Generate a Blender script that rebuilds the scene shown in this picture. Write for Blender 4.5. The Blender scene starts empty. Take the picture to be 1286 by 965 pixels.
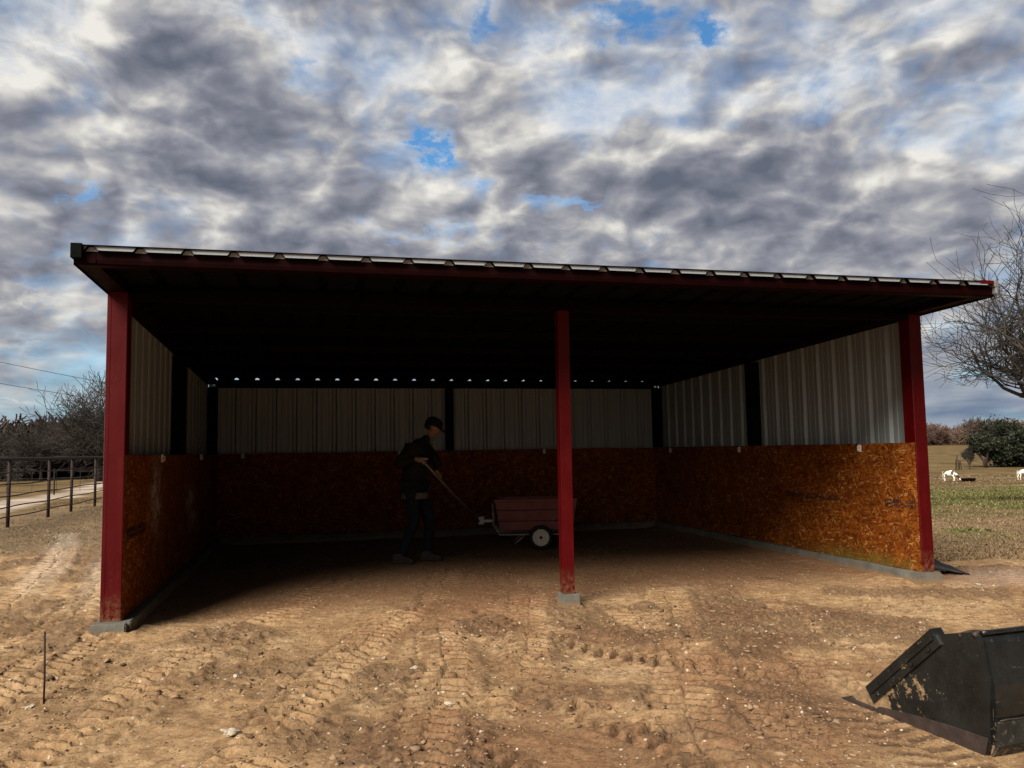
import bpy, bmesh, math, random
import numpy as np
from mathutils import Vector, Matrix, noise as mnoise
R = math.radians
rnd = random.Random(7)
sc = bpy.context.scene
col = sc.collection

# ------------------------------------------------------------------ object helpers
def link(name, data, parent=None, mat=None):
    o = bpy.data.objects.new(name, data)
    col.objects.link(o)
    if parent: o.parent = parent
    if mat is not None and data is not None:
        for m in (mat if isinstance(mat, (list, tuple)) else [mat]): data.materials.append(m)
    return o
def tag(o, label=None, cat=None, group=None, kind=None):
    if label: o["label"] = label
    if cat: o["category"] = cat
    if group: o["group"] = group
    if kind: o["kind"] = kind
    return o
def empty(name, loc=(0, 0, 0), rz=0.0):
    o = link(name, None); o.location = loc; o.rotation_euler = (0, 0, rz); o.empty_display_size = .2
    return o
def copy_tree(o, parent=None):
    c = o.copy(); col.objects.link(c)
    if parent: c.parent = parent
    for ch in list(o.children): copy_tree(ch, c)
    return c

class MB:
    def __init__(s): s.v = []; s.f = []; s.m = []
    def add(s, vs, fs, mi=0):
        b = len(s.v); s.v += [tuple(v) for v in vs]
        for f in fs: s.f.append(tuple(b + i for i in f)); s.m.append(mi)
    def box(s, x0, x1, y0, y1, z0, z1, mi=0, M=None):
        vs = [(x0,y0,z0),(x1,y0,z0),(x1,y1,z0),(x0,y1,z0),(x0,y0,z1),(x1,y0,z1),(x1,y1,z1),(x0,y1,z1)]
        if M is not None: vs = [M @ Vector(v) for v in vs]
        s.add(vs, [(0,3,2,1),(4,5,6,7),(0,1,5,4),(1,2,6,5),(2,3,7,6),(3,0,4,7)], mi)
    def tube(s, pts, rad, n=8, mi=0, cap=True):
        pts = [Vector(p) for p in pts]
        if not isinstance(rad, (list, tuple)): rad = [rad]*len(pts)
        b = len(s.v); up = Vector((0,0,1)); prev = None
        for i, p in enumerate(pts):
            t = (pts[min(i+1, len(pts)-1)] - pts[max(i-1, 0)])
            t = t.normalized() if t.length > 1e-9 else Vector((0,0,1))
            a = prev if prev is not None else (Vector((1,0,0)) if abs(t.z) > .9 else up)
            x = (a - t*a.dot(t)).normalized(); y = t.cross(x); prev = x
            for k in range(n):
                q = 2*math.pi*k/n
                s.v.append(tuple(p + (x*math.cos(q) + y*math.sin(q))*rad[i]))
        for i in range(len(pts)-1):
            for k in range(n):
                s.f.append((b+i*n+k, b+i*n+(k+1)%n, b+(i+1)*n+(k+1)%n, b+(i+1)*n+k)); s.m.append(mi)
        if cap:
            s.f.append(tuple(b+k for k in range(n))[::-1]); s.m.append(mi)
            s.f.append(tuple(b+(len(pts)-1)*n+k for k in range(n))); s.m.append(mi)
    def prism(s, poly, axis, a0, a1, mi=0, M=None):
        # poly: 2D points; axis 'x': (y,z), 'y': (x,z), 'z': (x,y)
        def P(p, a): return {'x': (a, p[0], p[1]), 'y': (p[0], a, p[1]), 'z': (p[0], p[1], a)}[axis]
        n = len(poly); vs = [P(p, a0) for p in poly] + [P(p, a1) for p in poly]
        if M is not None: vs = [M @ Vector(v) for v in vs]
        s.add(vs, [tuple(range(n))[::-1], tuple(range(n, 2*n))] + [(i, (i+1)%n, n+(i+1)%n, n+i) for i in range(n)], mi)
    def lathe(s, prof, n=24, M=None, mi=0, closed=False):
        # prof (r, h), axis z
        b = len(s.v)
        for r, h in prof:
            for k in range(n):
                q = 2*math.pi*k/n; v = Vector((r*math.cos(q), r*math.sin(q), h))
                s.v.append(tuple(M @ v if M is not None else v))
        L = len(prof)
        for i in range(L if closed else L-1):
            j = (i+1) % L
            for k in range(n):
                s.f.append((b+i*n+k, b+i*n+(k+1)%n, b+j*n+(k+1)%n, b+j*n+k)); s.m.append(mi)
    def build(s, name, mat, parent=None, bevel=0, smooth=False, seg=2):
        me = bpy.data.meshes.new(name); me.from_pydata(s.v, [], s.f)
        o = link(name, me, parent, mat)
        if len(set(s.m)) > 1: me.polygons.foreach_set('material_index', s.m)
        bm = bmesh.new(); bm.from_mesh(me); bmesh.ops.recalc_face_normals(bm, faces=bm.faces); bm.to_mesh(me); bm.free()
        if smooth: me.polygons.foreach_set('use_smooth', [True]*len(me.polygons))
        if bevel:
            md = o.modifiers.new('bevel', 'BEVEL'); md.width = bevel; md.segments = seg; md.limit_method = 'ANGLE'; md.angle_limit = R(35)
        return o

# ------------------------------------------------------------------ material helpers
class NT:
    def __init__(s, name, world=False):
        if world:
            s.w = bpy.data.worlds.new(name); s.w.use_nodes = True; s.t = s.w.node_tree
        else:
            s.mat = bpy.data.materials.new(name); s.mat.use_nodes = True; s.t = s.mat.node_tree
        s.t.nodes.clear()
    def n(s, typ, **kw):
        nd = s.t.nodes.new(typ)
        for k, v in kw.items():
            if k.startswith('i_'):
                key = k[2:]; key = int(key) if key.isdigit() else key.replace('_', ' ')
                s.set(nd.inputs[key], v)
            else: setattr(nd, k, v)
        return nd
    def set(s, inp, v):
        if isinstance(v, bpy.types.NodeSocket): s.t.links.new(v, inp)
        elif isinstance(v, bpy.types.Node): s.t.links.new(v.outputs[0], inp)
        else: inp.default_value = v
    def math(s, op, a, b=None, c=None, clamp=False):
        nd = s.n('ShaderNodeMath', operation=op, use_clamp=clamp); s.set(nd.inputs[0], a)
        if b is not None: s.set(nd.inputs[1], b)
        if c is not None: s.set(nd.inputs[2], c)
        return nd.outputs[0]
    def vmath(s, op, a, b=None, out=0):
        nd = s.n('ShaderNodeVectorMath', operation=op); s.set(nd.inputs[0], a)
        if b is not None:
            if op == 'SCALE': s.set(nd.inputs[3], b)
            else: s.set(nd.inputs[1], b)
        return nd.outputs[out]
    def mix(s, f, a, b, blend='MIX'):
        nd = s.n('ShaderNodeMix', data_type='RGBA', blend_type=blend, clamp_factor=True)
        s.set(nd.inputs[0], f)
        for i, v in ((6, a), (7, b)):
            if isinstance(v, (tuple, list)) and len(v) == 3: v = (*v, 1)
            s.set(nd.inputs[i], v)
        return nd.outputs[2]
    def ramp(s, f, stops, interp='LINEAR'):
        nd = s.n('ShaderNodeValToRGB'); cr = nd.color_ramp; cr.interpolation = interp
        while len(cr.elements) < len(stops): cr.elements.new(.5)
        for e, (p, c) in zip(cr.elements, stops):
            e.position = p; e.color = (*c, 1) if isinstance(c, (tuple, list)) else (c, c, c, 1)
        s.set(nd.inputs[0], f); return nd.outputs[0]
    def noise(s, vec, scale, detail=4, rough=.55, dist=0, out=0, typ=None, lac=2.0):
        nd = s.n('ShaderNodeTexNoise'); s.set(nd.inputs['Vector'], vec); s.set(nd.inputs['Scale'], scale)
        nd.inputs['Detail'].default_value = detail; nd.inputs['Roughness'].default_value = rough
        nd.inputs['Distortion'].default_value = dist; nd.inputs['Lacunarity'].default_value = lac
        if typ: nd.noise_type = typ
        return nd.outputs[out]
    def obj(s): return s.n('ShaderNodeTexCoord').outputs['Object']
    def pos(s): return s.n('ShaderNodeNewGeometry').outputs['Position']
    def mapping(s, vec, scale=(1,1,1), rot=(0,0,0), loc=(0,0,0)):
        nd = s.n('ShaderNodeMapping'); s.set(nd.inputs[0], vec); nd.inputs['Scale'].default_value = scale
        nd.inputs['Rotation'].default_value = rot; nd.inputs['Location'].default_value = loc; return nd.outputs[0]
    def attr(s, name): return s.n('ShaderNodeAttribute', attribute_name=name)
    def bump(s, h, strength=.5, dist=.01, normal=None):
        nd = s.n('ShaderNodeBump'); s.set(nd.inputs['Height'], h); nd.inputs['Strength'].default_value = strength
        nd.inputs['Distance'].default_value = dist
        if normal is not None: s.set(nd.inputs['Normal'], normal)
        return nd.outputs[0]
    def bsdf(s, color, rough=.8, metal=0, normal=None, spec=.3, **kw):
        b = s.n('ShaderNodeBsdfPrincipled')
        if isinstance(color, (tuple, list)) and len(color) == 3: color = (*color, 1)
        s.set(b.inputs['Base Color'], color); s.set(b.inputs['Roughness'], rough); s.set(b.inputs['Metallic'], metal)
        s.set(b.inputs['Specular IOR Level'], spec)
        if normal is not None: s.set(b.inputs['Normal'], normal)
        for k, v in kw.items(): s.set(b.inputs[k.replace('_', ' ')], v)
        o = s.n('ShaderNodeOutputMaterial'); s.t.links.new(b.outputs[0], o.inputs[0]); return s.mat

def simple(name, c, rough=.7, metal=0, var=.25, scale=8, bump=.15, spec=.3, dirt=None, dirt_amt=.0):
    n = NT(name); p = n.obj()
    f = n.noise(p, scale, 6, .65)
    d = tuple(x*(1-var) for x in c); l = tuple(min(1, x*(1+var)) for x in c)
    cc = n.ramp(f, [(.3, d), (.7, l)])
    if dirt:
        g = n.noise(p, scale*1.7, 8, .7)
        cc = n.mix(n.ramp(g, [(.62-dirt_amt, 0.), (.72-dirt_amt*.6, 1.)]), cc, dirt)
    rr = n.ramp(n.noise(p, scale*2.3, 4), [(.3, max(0, rough-.1)), (.7, min(1, rough+.1))])
    return n.bsdf(cc, rr, metal, n.bump(n.noise(p, scale*6, 5, .7), bump, .004), spec)

M = {}
def red_paint():
    n = NT('red_painted_steel'); p = n.obj()
    f = n.noise(p, 3, 6, .6)
    streak = n.noise(n.mapping(p, (14, 14, .7)), 2, 5, .6)
    c = n.ramp(f, [(.3, (.052, .0003, .0009)), (.7, (.078, .0005, .0014))])
    dust = n.math('MULTIPLY', n.ramp(streak, [(.5, 0.), (.8, .35)]), n.ramp(n.noise(p, 30, 4), [(.35, 0.), (.7, 1.)]))
    c = n.mix(n.math('MULTIPLY', dust, .55), c, (.20, .06, .04))
    sp = n.ramp(n.noise(p, 60, 3, .7), [(.70, 0.), (.74, .7)])
    z = n.n('ShaderNodeSeparateXYZ'); n.set(z.inputs[0], p)
    low = n.ramp(z.outputs[2], [(.14, 1.), (.60, 0.)])
    splash = n.math('MULTIPLY', n.ramp(z.outputs[2], [(.115, .8), (.34, 0.)]), n.ramp(n.noise(p, 22, 6, .7), [(.42, 0.), (.62, 1.)]))
    c = n.mix(splash, c, (.20, .105, .055))
    c = n.mix(n.math('MULTIPLY', sp, low), c, (.28, .16, .08))
    return n.bsdf(c, n.ramp(f, [(.3, .42), (.7, .56)]), 0, n.bump(n.noise(p, 5, 3), .06, .01), .16)
M['red'] = red_paint()
M['shaded_red'] = simple('shaded_red_trim', (.008, .0003, .0005), .7, 0, .2, 5, .05, spec=.06)  # same red as the posts, darkened to paint in the eave shade
M['shaded_beam_and_trough'] = simple('shaded_steel_and_dark_trough', (.006, .002, .002), .9, 0, .3, 8, .1, spec=.05)  # header and eave beams have interior shade painted in; the trough is dark itself
M['blacktrim'] = simple('end_cap_and_rib_shade', (.006, .007, .006), .9, 0, .3, 10, .1, spec=.03)
M['beam'] = simple('shaded_steel_tube', (.007, .006, .006), .8, 0, .3, 8, .1, spec=.05)  # shade under the roof is painted into the frame steel's base colour

def galv(name, base, metal, rough):
    n = NT(name); p = n.obj()
    sp = n.n('ShaderNodeTexVoronoi', i_Scale=90.0); n.set(sp.inputs['Vector'], p)
    c = n.mix(n.math('MULTIPLY', sp.outputs['Color'], .25), base, tuple(x*.72 for x in base))
    st = n.noise(n.mapping(p, (9, 9, .5)), 2.4, 5, .6)
    c = n.mix(n.ramp(st, [(.45, 0.), (.8, .45)]), c, tuple(x*.6 for x in base))
    return n.bsdf(c, n.ramp(st, [(.3, rough-.06), (.8, rough+.12)]), metal, n.bump(n.noise(p, 3.2, 2), .05, .02), .4)
M['galv'] = galv('galvalume_sheet', (.46, .47, .46), .35, .48)
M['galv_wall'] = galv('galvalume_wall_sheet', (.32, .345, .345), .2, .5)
M['rooflow'] = simple('shaded_roof_sheet', (.006, .006, .006), .9, 0, .2, 4, .05, spec=.03)  # galvanized roof, ceiling shade painted in as a near-black base
M['whitecap'] = galv('bright_galvanized_flashing', (.36, .37, .39), .0, .4)

def osb():
    n = NT('oriented_strand_board'); uv = n.n('ShaderNodeUVMap').outputs[0]
    warp = n.noise(uv, 5, 3, .5, out=1)
    p0 = n.vmath('ADD', uv, n.vmath('SCALE', n.vmath('SUBTRACT', warp, (.5, .5, .5)), .06))
    col_ = None; hgt = None
    for k, (ang, sx, sy) in enumerate([(.2, 12, 52), (1.45, 14, 60), (-.75, 13, 54), (.85, 15, 66), (2.2, 16, 72), (.1, 20, 80)]):
        rp = n.mapping(p0, (1, 1, 1), (0, 0, ang), (k*3.7, k*1.3, 0))
        vp = n.mapping(rp, (sx, sy, 1))
        v = n.n('ShaderNodeTexVoronoi', i_Scale=1.0); v.voronoi_dimensions = '2D'; n.set(v.inputs['Vector'], vp); v.inputs['Randomness'].default_value = 1
        sep = n.n('ShaderNodeSeparateColor'); n.set(sep.inputs[0], v.outputs['Color'])
        grain = n.noise(n.mapping(rp, (6, 110, 1)), 1, 3, .6)
        base = n.ramp(sep.outputs[0], [(0, (.085, .016, .002)), (.25, (.16, .036, .004)), (.55, (.24, .062, .006)), (.80, (.31, .092, .010)), (.93, (.40, .155, .030)), (1, (.55, .30, .11))])
        base = n.mix(n.ramp(grain, [(.35, .45), (.65, 0.)]), base, (.08, .02, .003))
        if col_ is None: col_ = base; hgt = sep.outputs[1]
        else:
            m = n.ramp(sep.outputs[1], [(.70, 0.), (.72, 1.)])
            col_ = n.mix(m, col_, base); hgt = n.math('ADD', n.math('MULTIPLY', hgt, .7), n.math('MULTIPLY', m, n.math('MULTIPLY', sep.outputs[2], .6)))
    big = n.noise(uv, 3.2, 5, .65)
    col_ = n.mix(n.ramp(big, [(.36, .85), (.60, 0.)]), col_, n.mix(.5, col_, (.05, .012, .002)))
    # green-grey damp stain low down near the open end (attribute painted on the board itself)
    st = n.attr('stain').outputs['Fac']
    sm = n.math('MULTIPLY', st, n.ramp(n.noise(uv, 7, 5, .7), [(.35, .1), (.6, 1.)]))
    col_ = n.mix(sm, col_, (.11, .10, .02))
    sc_ = n.attr('scuff').outputs['Fac']
    sm2 = n.math('MULTIPLY', sc_, n.ramp(n.noise(uv, 9, 5, .75), [(.40, 0.), (.58, 1.)]))
    col_ = n.mix(sm2, col_, (.42, .40, .36))
    return n.bsdf(col_, .85, 0, n.bump(hgt, .35, .004), .08)
M['osb'] = osb()
M['ink'] = simple('black_stencil_ink', (.018, .012, .014), .7, 0, .4, 60, 0)
M['inklight'] = simple('pale_stencil_gap', (.20, .12, .11), .7, 0, .4, 60, 0)

def concrete():
    n = NT('rough_concrete'); p = n.pos()
    c = n.ramp(n.noise(p, 6, 8, .65), [(.3, (.095, .092, .080)), (.7, (.19, .182, .155))])
    c = n.mix(n.ramp(n.noise(p, 3.3, 5, .7), [(.5, 0.), (.75, .7)]), c, (.20, .13, .075))
    zz = n.n('ShaderNodeSeparateXYZ'); n.set(zz.inputs[0], p)
    c = n.mix(n.math('MULTIPLY', n.ramp(n.math('ADD', zz.outputs[2], n.math('MULTIPLY', n.math('SUBTRACT', n.noise(p, 9, 5, .7), .5), .10)), [(.035, .9), (.065, 0.)]), 1.), c, (.24, .15, .085))
    h = n.math('ADD', n.noise(p, 30, 8, .7), n.math('MULTIPLY', n.noise(p, 8, 4), .8))
    return n.bsdf(c, .92, 0, n.bump(h, .5, .012), .2)
M['concrete'] = concrete()

def ground_mat():
    n = NT('tan_dirt_and_pasture'); p = n.pos()
    a = n.attr('zone'); sep = n.n('ShaderNodeSeparateColor'); n.set(sep.inputs[0], a.outputs['Color'])
    dark, litter, grass = sep.outputs[0], sep.outputs[1], sep.outputs[2]
    b = n.attr('zone2'); sb = n.n('ShaderNodeSeparateColor'); n.set(sb.inputs[0], b.outputs['Color'])
    road, dry, red = sb.outputs[0], sb.outputs[1], sb.outputs[2]
    f1 = n.noise(p, 1.1, 7, .62); f2 = n.noise(p, 9, 8, .7); f3 = n.noise(p, 45, 6, .75); f4 = n.noise(p, 160, 3, .7)
    c = n.ramp(f1, [(.32, (.33, .200, .100)), (.5, (.44, .285, .150)), (.66, (.54, .370, .210))])
    c = n.mix(n.ramp(f2, [(.38, .75), (.54, 0.)]), c, (.18, .098, .048))
    c = n.mix(n.ramp(f3, [(.40, .55), (.52, 0.)]), c, (.15, .083, .042))
    c = n.mix(n.ramp(f4, [(.58, 0.), (.68, .65)]), c, (.58, .46, .31))
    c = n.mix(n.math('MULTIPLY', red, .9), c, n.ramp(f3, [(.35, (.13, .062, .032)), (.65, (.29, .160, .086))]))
    dk = n.math('MULTIPLY', dark, n.ramp(f2, [(.3, .35), (.6, 1.)]))
    c = n.mix(dk, c, n.ramp(f3, [(.35, (.045, .028, .018)), (.65, (.165, .100, .060))]))
    lt = n.ramp(n.noise(p, 26, 6, .8), [(.36, (.065, .046, .028)), (.5, (.18, .122, .072)), (.66, (.34, .245, .145))])
    c = n.mix(litter, c, lt)
    gfar = n.noise(p, .35, 7, .7)
    gr = n.ramp(n.noise(p, 7, 8, .8), [(.34, (.040, .042, .015)), (.5, (.105, .108, .034)), (.66, (.23, .205, .080))])
    c = n.mix(grass, c, gr)
    dr = n.ramp(n.math('ADD', n.math('MULTIPLY', gfar, .6), n.math('MULTIPLY', n.noise(p, 3, 6, .8), .4)), [(.38, (.065, .045, .020)), (.5, (.14, .095, .042)), (.62, (.23, .16, .078))])
    c = n.mix(dry, c, dr)
    c = n.mix(road, c, n.ramp(f2, [(.3, (.36, .29, .23)), (.7, (.62, .53, .44))]))
    # small pale limestone chips worked into the soil
    v = n.n('ShaderNodeTexVoronoi', i_Scale=34.0); n.set(v.inputs['Vector'], p); v.feature = 'F1'
    sv = n.n('ShaderNodeSeparateColor'); n.set(sv.inputs[0], v.outputs['Color'])
    chip = n.math('MULTIPLY', n.math('GREATER_THAN', sv.outputs[0], .93), n.math('LESS_THAN', v.outputs['Distance'], .28))
    chip = n.math('MULTIPLY', chip, n.math('SUBTRACT', 1, n.math('MAXIMUM', grass, dry)))
    c = n.mix(chip, c, (.50, .42, .32))
    h = n.math('ADD', n.math('MULTIPLY', f2, 1.6), n.math('ADD', n.math('MULTIPLY', f3, .8), n.math('MULTIPLY', f4, .35)))
    return n.bsdf(c, .95, 0, n.bump(h, .6, .018), .08)
M['ground'] = ground_mat()

def attr_mat(name, rough=.9, var=True, spec=.2, bump=.3):
    n = NT(name); a = n.attr('tint').outputs['Color']; p = n.pos()
    c = n.mix(n.ramp(n.noise(p, 90, 4, .7), [(.35, .35), (.6, 0.)]), a, n.mix(1.0, a, (.45, .42, .4), 'MULTIPLY'))
    return n.bsdf(c, rough, 0, n.bump(n.noise(p, 120, 4), bump, .003), spec)
M['gravel'] = attr_mat('mixed_gravel')
M['blade'] = attr_mat('grass_blades', .8, bump=0)
M['leaf'] = attr_mat('evergreen_leaves', .6, bump=0, spec=.3)
M['rock'] = simple('pale_limestone', (.46, .39, .30), .9, 0, .35, 14, .6, dirt=(.26, .16, .09), dirt_amt=.06)
M['bark'] = simple('grey_brown_bark', (.042, .035, .030), .9, 0, .45, 12, .5)
M['barkfar'] = simple('brown_winter_twigs', (.085, .062, .050), .95, 0, .4, 3, .1)
M['rust'] = simple('rusty_brown_pipe', (.022, .013, .012), .75, 0, .45, 9, .3, dirt=(.13, .05, .025), dirt_amt=.04)
M['wire'] = simple('dark_wire', (.05, .045, .045), .6, 0, .2, 9, 0)
def bucket_mat():
    n = NT('scratched_black_paint'); p = n.obj()
    base = n.ramp(n.noise(p, 7, 8, .7), [(.35, (.005, .006, .006)), (.65, (.014, .016, .016))])
    scr = n.noise(n.mapping(p, (4, 60, 30), (.3, .5, .2)), 1.6, 4, .7)
    base = n.mix(n.ramp(scr, [(.64, 0.), (.70, .5)]), base, (.11, .105, .095))
    chips = n.ramp(n.noise(p, 38, 5, .75), [(.66, 0.), (.69, .8)])
    base = n.mix(chips, base, (.20, .17, .12))
    d = n.attr('dirt').outputs['Fac']
    dm = n.math('ADD', d, n.math('MULTIPLY', n.math('SUBTRACT', n.noise(n.mapping(p, (1, 1, 1), (R(35), 0, 0)), 17, 9, .8), .5), 3.0))
    dm = n.ramp(n.math('MULTIPLY', dm, n.ramp(d, [(.02, 0.), (.15, 1.)])), [(.50, 0.), (.60, 1.)])
    dcol = n.ramp(n.noise(p, 30, 6, .7), [(.3, (.12, .070, .032)), (.7, (.38, .25, .13))])
    c = n.mix(dm, base, dcol)
    rr = n.mix(dm, n.ramp(n.noise(p, 9, 5), [(.3, .18), (.7, .42)]), (.95, .95, .95))
    hh = n.math('ADD', n.math('MULTIPLY', dm, 1.5), n.math('ADD', n.math('MULTIPLY', n.noise(p, 5, 3), .6), n.math('MULTIPLY', n.noise(p, 60, 5, .7), .2)))
    return n.bsdf(c, rr, 0, n.bump(hh, .35, .008), .5)
M['bucket'] = bucket_mat()
M['bucket_scraped'] = simple('mud_scraped_black_steel', (.020, .020, .017), .8, 0, .5, 12, .5, dirt=(.16, .11, .065), dirt_amt=.08)
M['worn'] = simple('worn_bare_steel', (.050, .036, .031), .6, .2, .35, 16, .2, dirt=(.05, .028, .02), dirt_amt=.04)
M['rubber'] = simple('black_rubber', (.010, .010, .011), .65, 0, .3, 15, .2)
M['cartred'] = simple('faded_red_cart_panel', (.21, .068, .060), .65, 0, .22, 6, .15, dirt=(.20, .12, .09), dirt_amt=.05)
M['rim'] = simple('dirty_white_wheel', (.62, .56, .46), .6, 0, .2, 20, .1, dirt=(.20, .12, .06), dirt_amt=.02)
M['steel'] = simple('dull_grey_steel', (.30, .30, .30), .45, .5, .25, 14, .1)
M['jacket'] = simple('dark_brown_jacket', (.014, .010, .009), .95, 0, .35, 18, .4)
M['hem'] = simple('grey_shirt_tail', (.12, .105, .085), .95, 0, .25, 18, .3)
M['jeans'] = simple('dark_blue_jeans', (.008, .012, .020), .95, 0, .5, 9, .3, dirt=(.05, .07, .09), dirt_amt=.03)
M['skin'] = simple('skin', (.30, .15, .10), .6, 0, .1, 20, .1)
M['cap'] = simple('black_cap', (.008, .008, .008), .9, 0, .2, 20, .2)
M['hair'] = simple('dark_hair', (.015, .010, .008), .9, 0, .2, 60, .4)
M['boot'] = simple('scuffed_work_boots', (.045, .036, .03), .85, 0, .5, 24, .3, dirt=(.14, .12, .10), dirt_amt=.04)
M['clip'] = simple('white_plastic_clip', (.72, .68, .62), .5, 0, .15, 30, 0)
M['cow'] = None
def cowmat():
    n = NT('white_hide_with_dark_patches'); p = n.obj()
    m = n.attr('patch').outputs['Fac']
    mm = n.ramp(n.math('ADD', m, n.math('MULTIPLY', n.math('SUBTRACT', n.noise(p, 9, 3), .5), .5)), [(.48, 0.), (.54, 1.)])
    return n.bsdf(n.mix(mm, (.80, .76, .68), (.035, .018, .014)), .85, 0, n.bump(n.noise(p, 60, 3), .2, .005), .2)
M['cow'] = cowmat()

# ------------------------------------------------------------------ numpy noise
def lattice(seed, x, y):
    xi = np.floor(x).astype(np.int64); yi = np.floor(y).astype(np.int64)
    fx = x - xi; fy = y - yi; fx = fx*fx*(3-2*fx); fy = fy*fy*(3-2*fy)
    def h(a, b):
        n = (a*374761393 + b*668265263 + seed*1442695041) & 0x7fffffff
        n = ((n ^ (n >> 13)) * 1274126177) & 0x7fffffff
        n = (n ^ (n >> 16)) & 0xffff
        return n/65535.
    a = h(xi, yi); b = h(xi+1, yi); c = h(xi, yi+1); d = h(xi+1, yi+1)
    return (a*(1-fx)+b*fx)*(1-fy) + (c*(1-fx)+d*fx)*fy
def fbm(x, y, s, octv=4, g=.5, seed=1):
    t = np.zeros_like(x); amp = 1; tot = 0; f = 1/s
    for o in range(octv):
        # rotate each octave so that the lattice does not show
        a = .6*o + .3; t += amp*lattice(seed+o*17, (x*math.cos(a)-y*math.sin(a))*f+o*9.1, (x*math.sin(a)+y*math.cos(a))*f+o*5.7); tot += amp; amp *= g; f *= 2.03
    return t/tot
def sst(a, b, x):
    t = np.clip((x-a)/(b-a), 0, 1); return t*t*(3-2*t)

# ------------------------------------------------------------------ shed frame of reference
YAW = R(13.780); X0, Y0 = -3.141, 6.2505; SW, SD = 7.438, 6.236
def toW(u, v, z=0): return (X0+u*math.cos(YAW)-v*math.sin(YAW), Y0+u*math.sin(YAW)+v*math.cos(YAW), z)
def toUV(x, y):
    dx, dy = x-X0, y-Y0
    return dx*math.cos(YAW)+dy*math.sin(YAW), -dx*math.sin(YAW)+dy*math.cos(YAW)

# ------------------------------------------------------------------ ground
def terrain(x, y):
    """broad shape of the land: flat around the shed, falling then rising to the right"""
    D = np.maximum(y, 0)
    prof = np.interp(D, [0, 13, 20, 30, 45, 60, 75, 90, 120, 160, 220, 290, 400, 700, 2000], [0, 0, -.17, -.62, -1.12, -1.45, -1.45, -1.30, -.98, -.55, .15, .85, 1.0, 1.1, 1.1])
    ratio = x/np.maximum(y, 1)
    w = sst(.12, .40, ratio)
    lft = np.interp(D, [0, 30, 60, 120, 300, 2000], [0, 0, .1, .5, 1., 1.1])
    return prof*w + lft*(1-w)

TRACKS = [  # (points, half width, lug pitch, slant, depth)
    ([(-.42, 2.6), (-.45, 3.62), (-.45, 5.05), (-.66, 7.2), (-.80, 9.4)], .17, .115, .35, .030),
    ([(.55, 3.1), (-.04, 3.94), (.01, 5.02), (.12, 7.2), (.1, 9.5)], .17, .115, .35, .026),
    ([(-2.05, 2.9), (-2.09, 3.74), (-2.16, 5.53), (-1.98, 7.2), (-1.9, 8.8)], .17, .12, -.45, .030),
    ([(-1.25, 2.9), (-1.21, 3.66), (-1.17, 4.92), (-.95, 7.0)], .17, .12, .45, .032),
    ([(.85, 2.9), (.85, 4.24), (1.12, 5.52), (1.42, 8.0)], .18, .12, .25, .024),
    ([(1.9, 3.2), (1.75, 4.6), (2.1, 6.2), (2.5, 8.5)], .17, .12, -.3, .012),
    ([(1.25, 2.6), (.62, 4.05), (-.2, 5.0), (-1.4, 5.9)], .16, .13, .4, .026),
    ([(-2.6, 3.2), (-3.15, 5.0), (-3.9, 7.4), (-5.0, 10.2), (-6.4, 13.5)], .18, .13, .5, .032),
    ([(-3.5, 4.2), (-4.1, 6.2), (-5.2, 9.0), (-6.6, 12.0), (-8.0, 14.6)], .18, .13, -.5, .032),
    ([(-4.6, 6.6), (-5.9, 9.0), (-7.4, 11.6)], .17, .13, .4, .024),
    ([(-2.9, 2.9), (-2.75, 4.2), (-3.0, 6.0), (-3.9, 8.3), (-5.4, 11.5), (-6.9, 14.5)], .17, .12, -.4, .028),
    ([(2.7, 4.6), (1.6, 4.9), (.5, 5.7), (-.2, 6.9)], .16, .12, .4, .020),
    ([(1.35, 2.9), (1.3, 4.1), (1.2, 5.2), (.9, 6.8)], .17, .12, -.3, .022),
    ([(3.4, 4.8), (4.4, 7.0), (5.8, 9.4), (7.6, 12.0)], .17, .13, .4, .012),
]
def polydist(px, py, pts):
    best = np.full(px.shape, 9e9); S = np.zeros(px.shape); T = np.zeros(px.shape); acc = 0
    # densify with Catmull-Rom
    P = [Vector((*p, 0)) for p in pts]; Q = []
    for i in range(len(P)-1):
        a = P[max(i-1, 0)]; b = P[i]; c = P[i+1]; d = P[min(i+2, len(P)-1)]
        for k in range(8):
            t = k/8; Q.append(.5*((2*b)+(c-a)*t+(2*a-5*b+4*c-d)*t*t+(3*b-a-3*c+d)*t**3))
    Q.append(P[-1])
    for a, b in zip(Q[:-1], Q[1:]):
        d = b-a; L = d.length
        t = np.clip(((px-a.x)*d.x+(py-a.y)*d.y)/(L*L), 0, 1)
        dx = px-(a.x+t*d.x); dy = py-(a.y+t*d.y); q = dx*dx+dy*dy
        m = q < best; best = np.where(m, q, best); S = np.where(m, acc+t*L, S)
        T = np.where(m, (d.x*(py-a.y)-d.y*(px-a.x))/L, T); acc += L
    return np.sqrt(best), S, T

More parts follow.
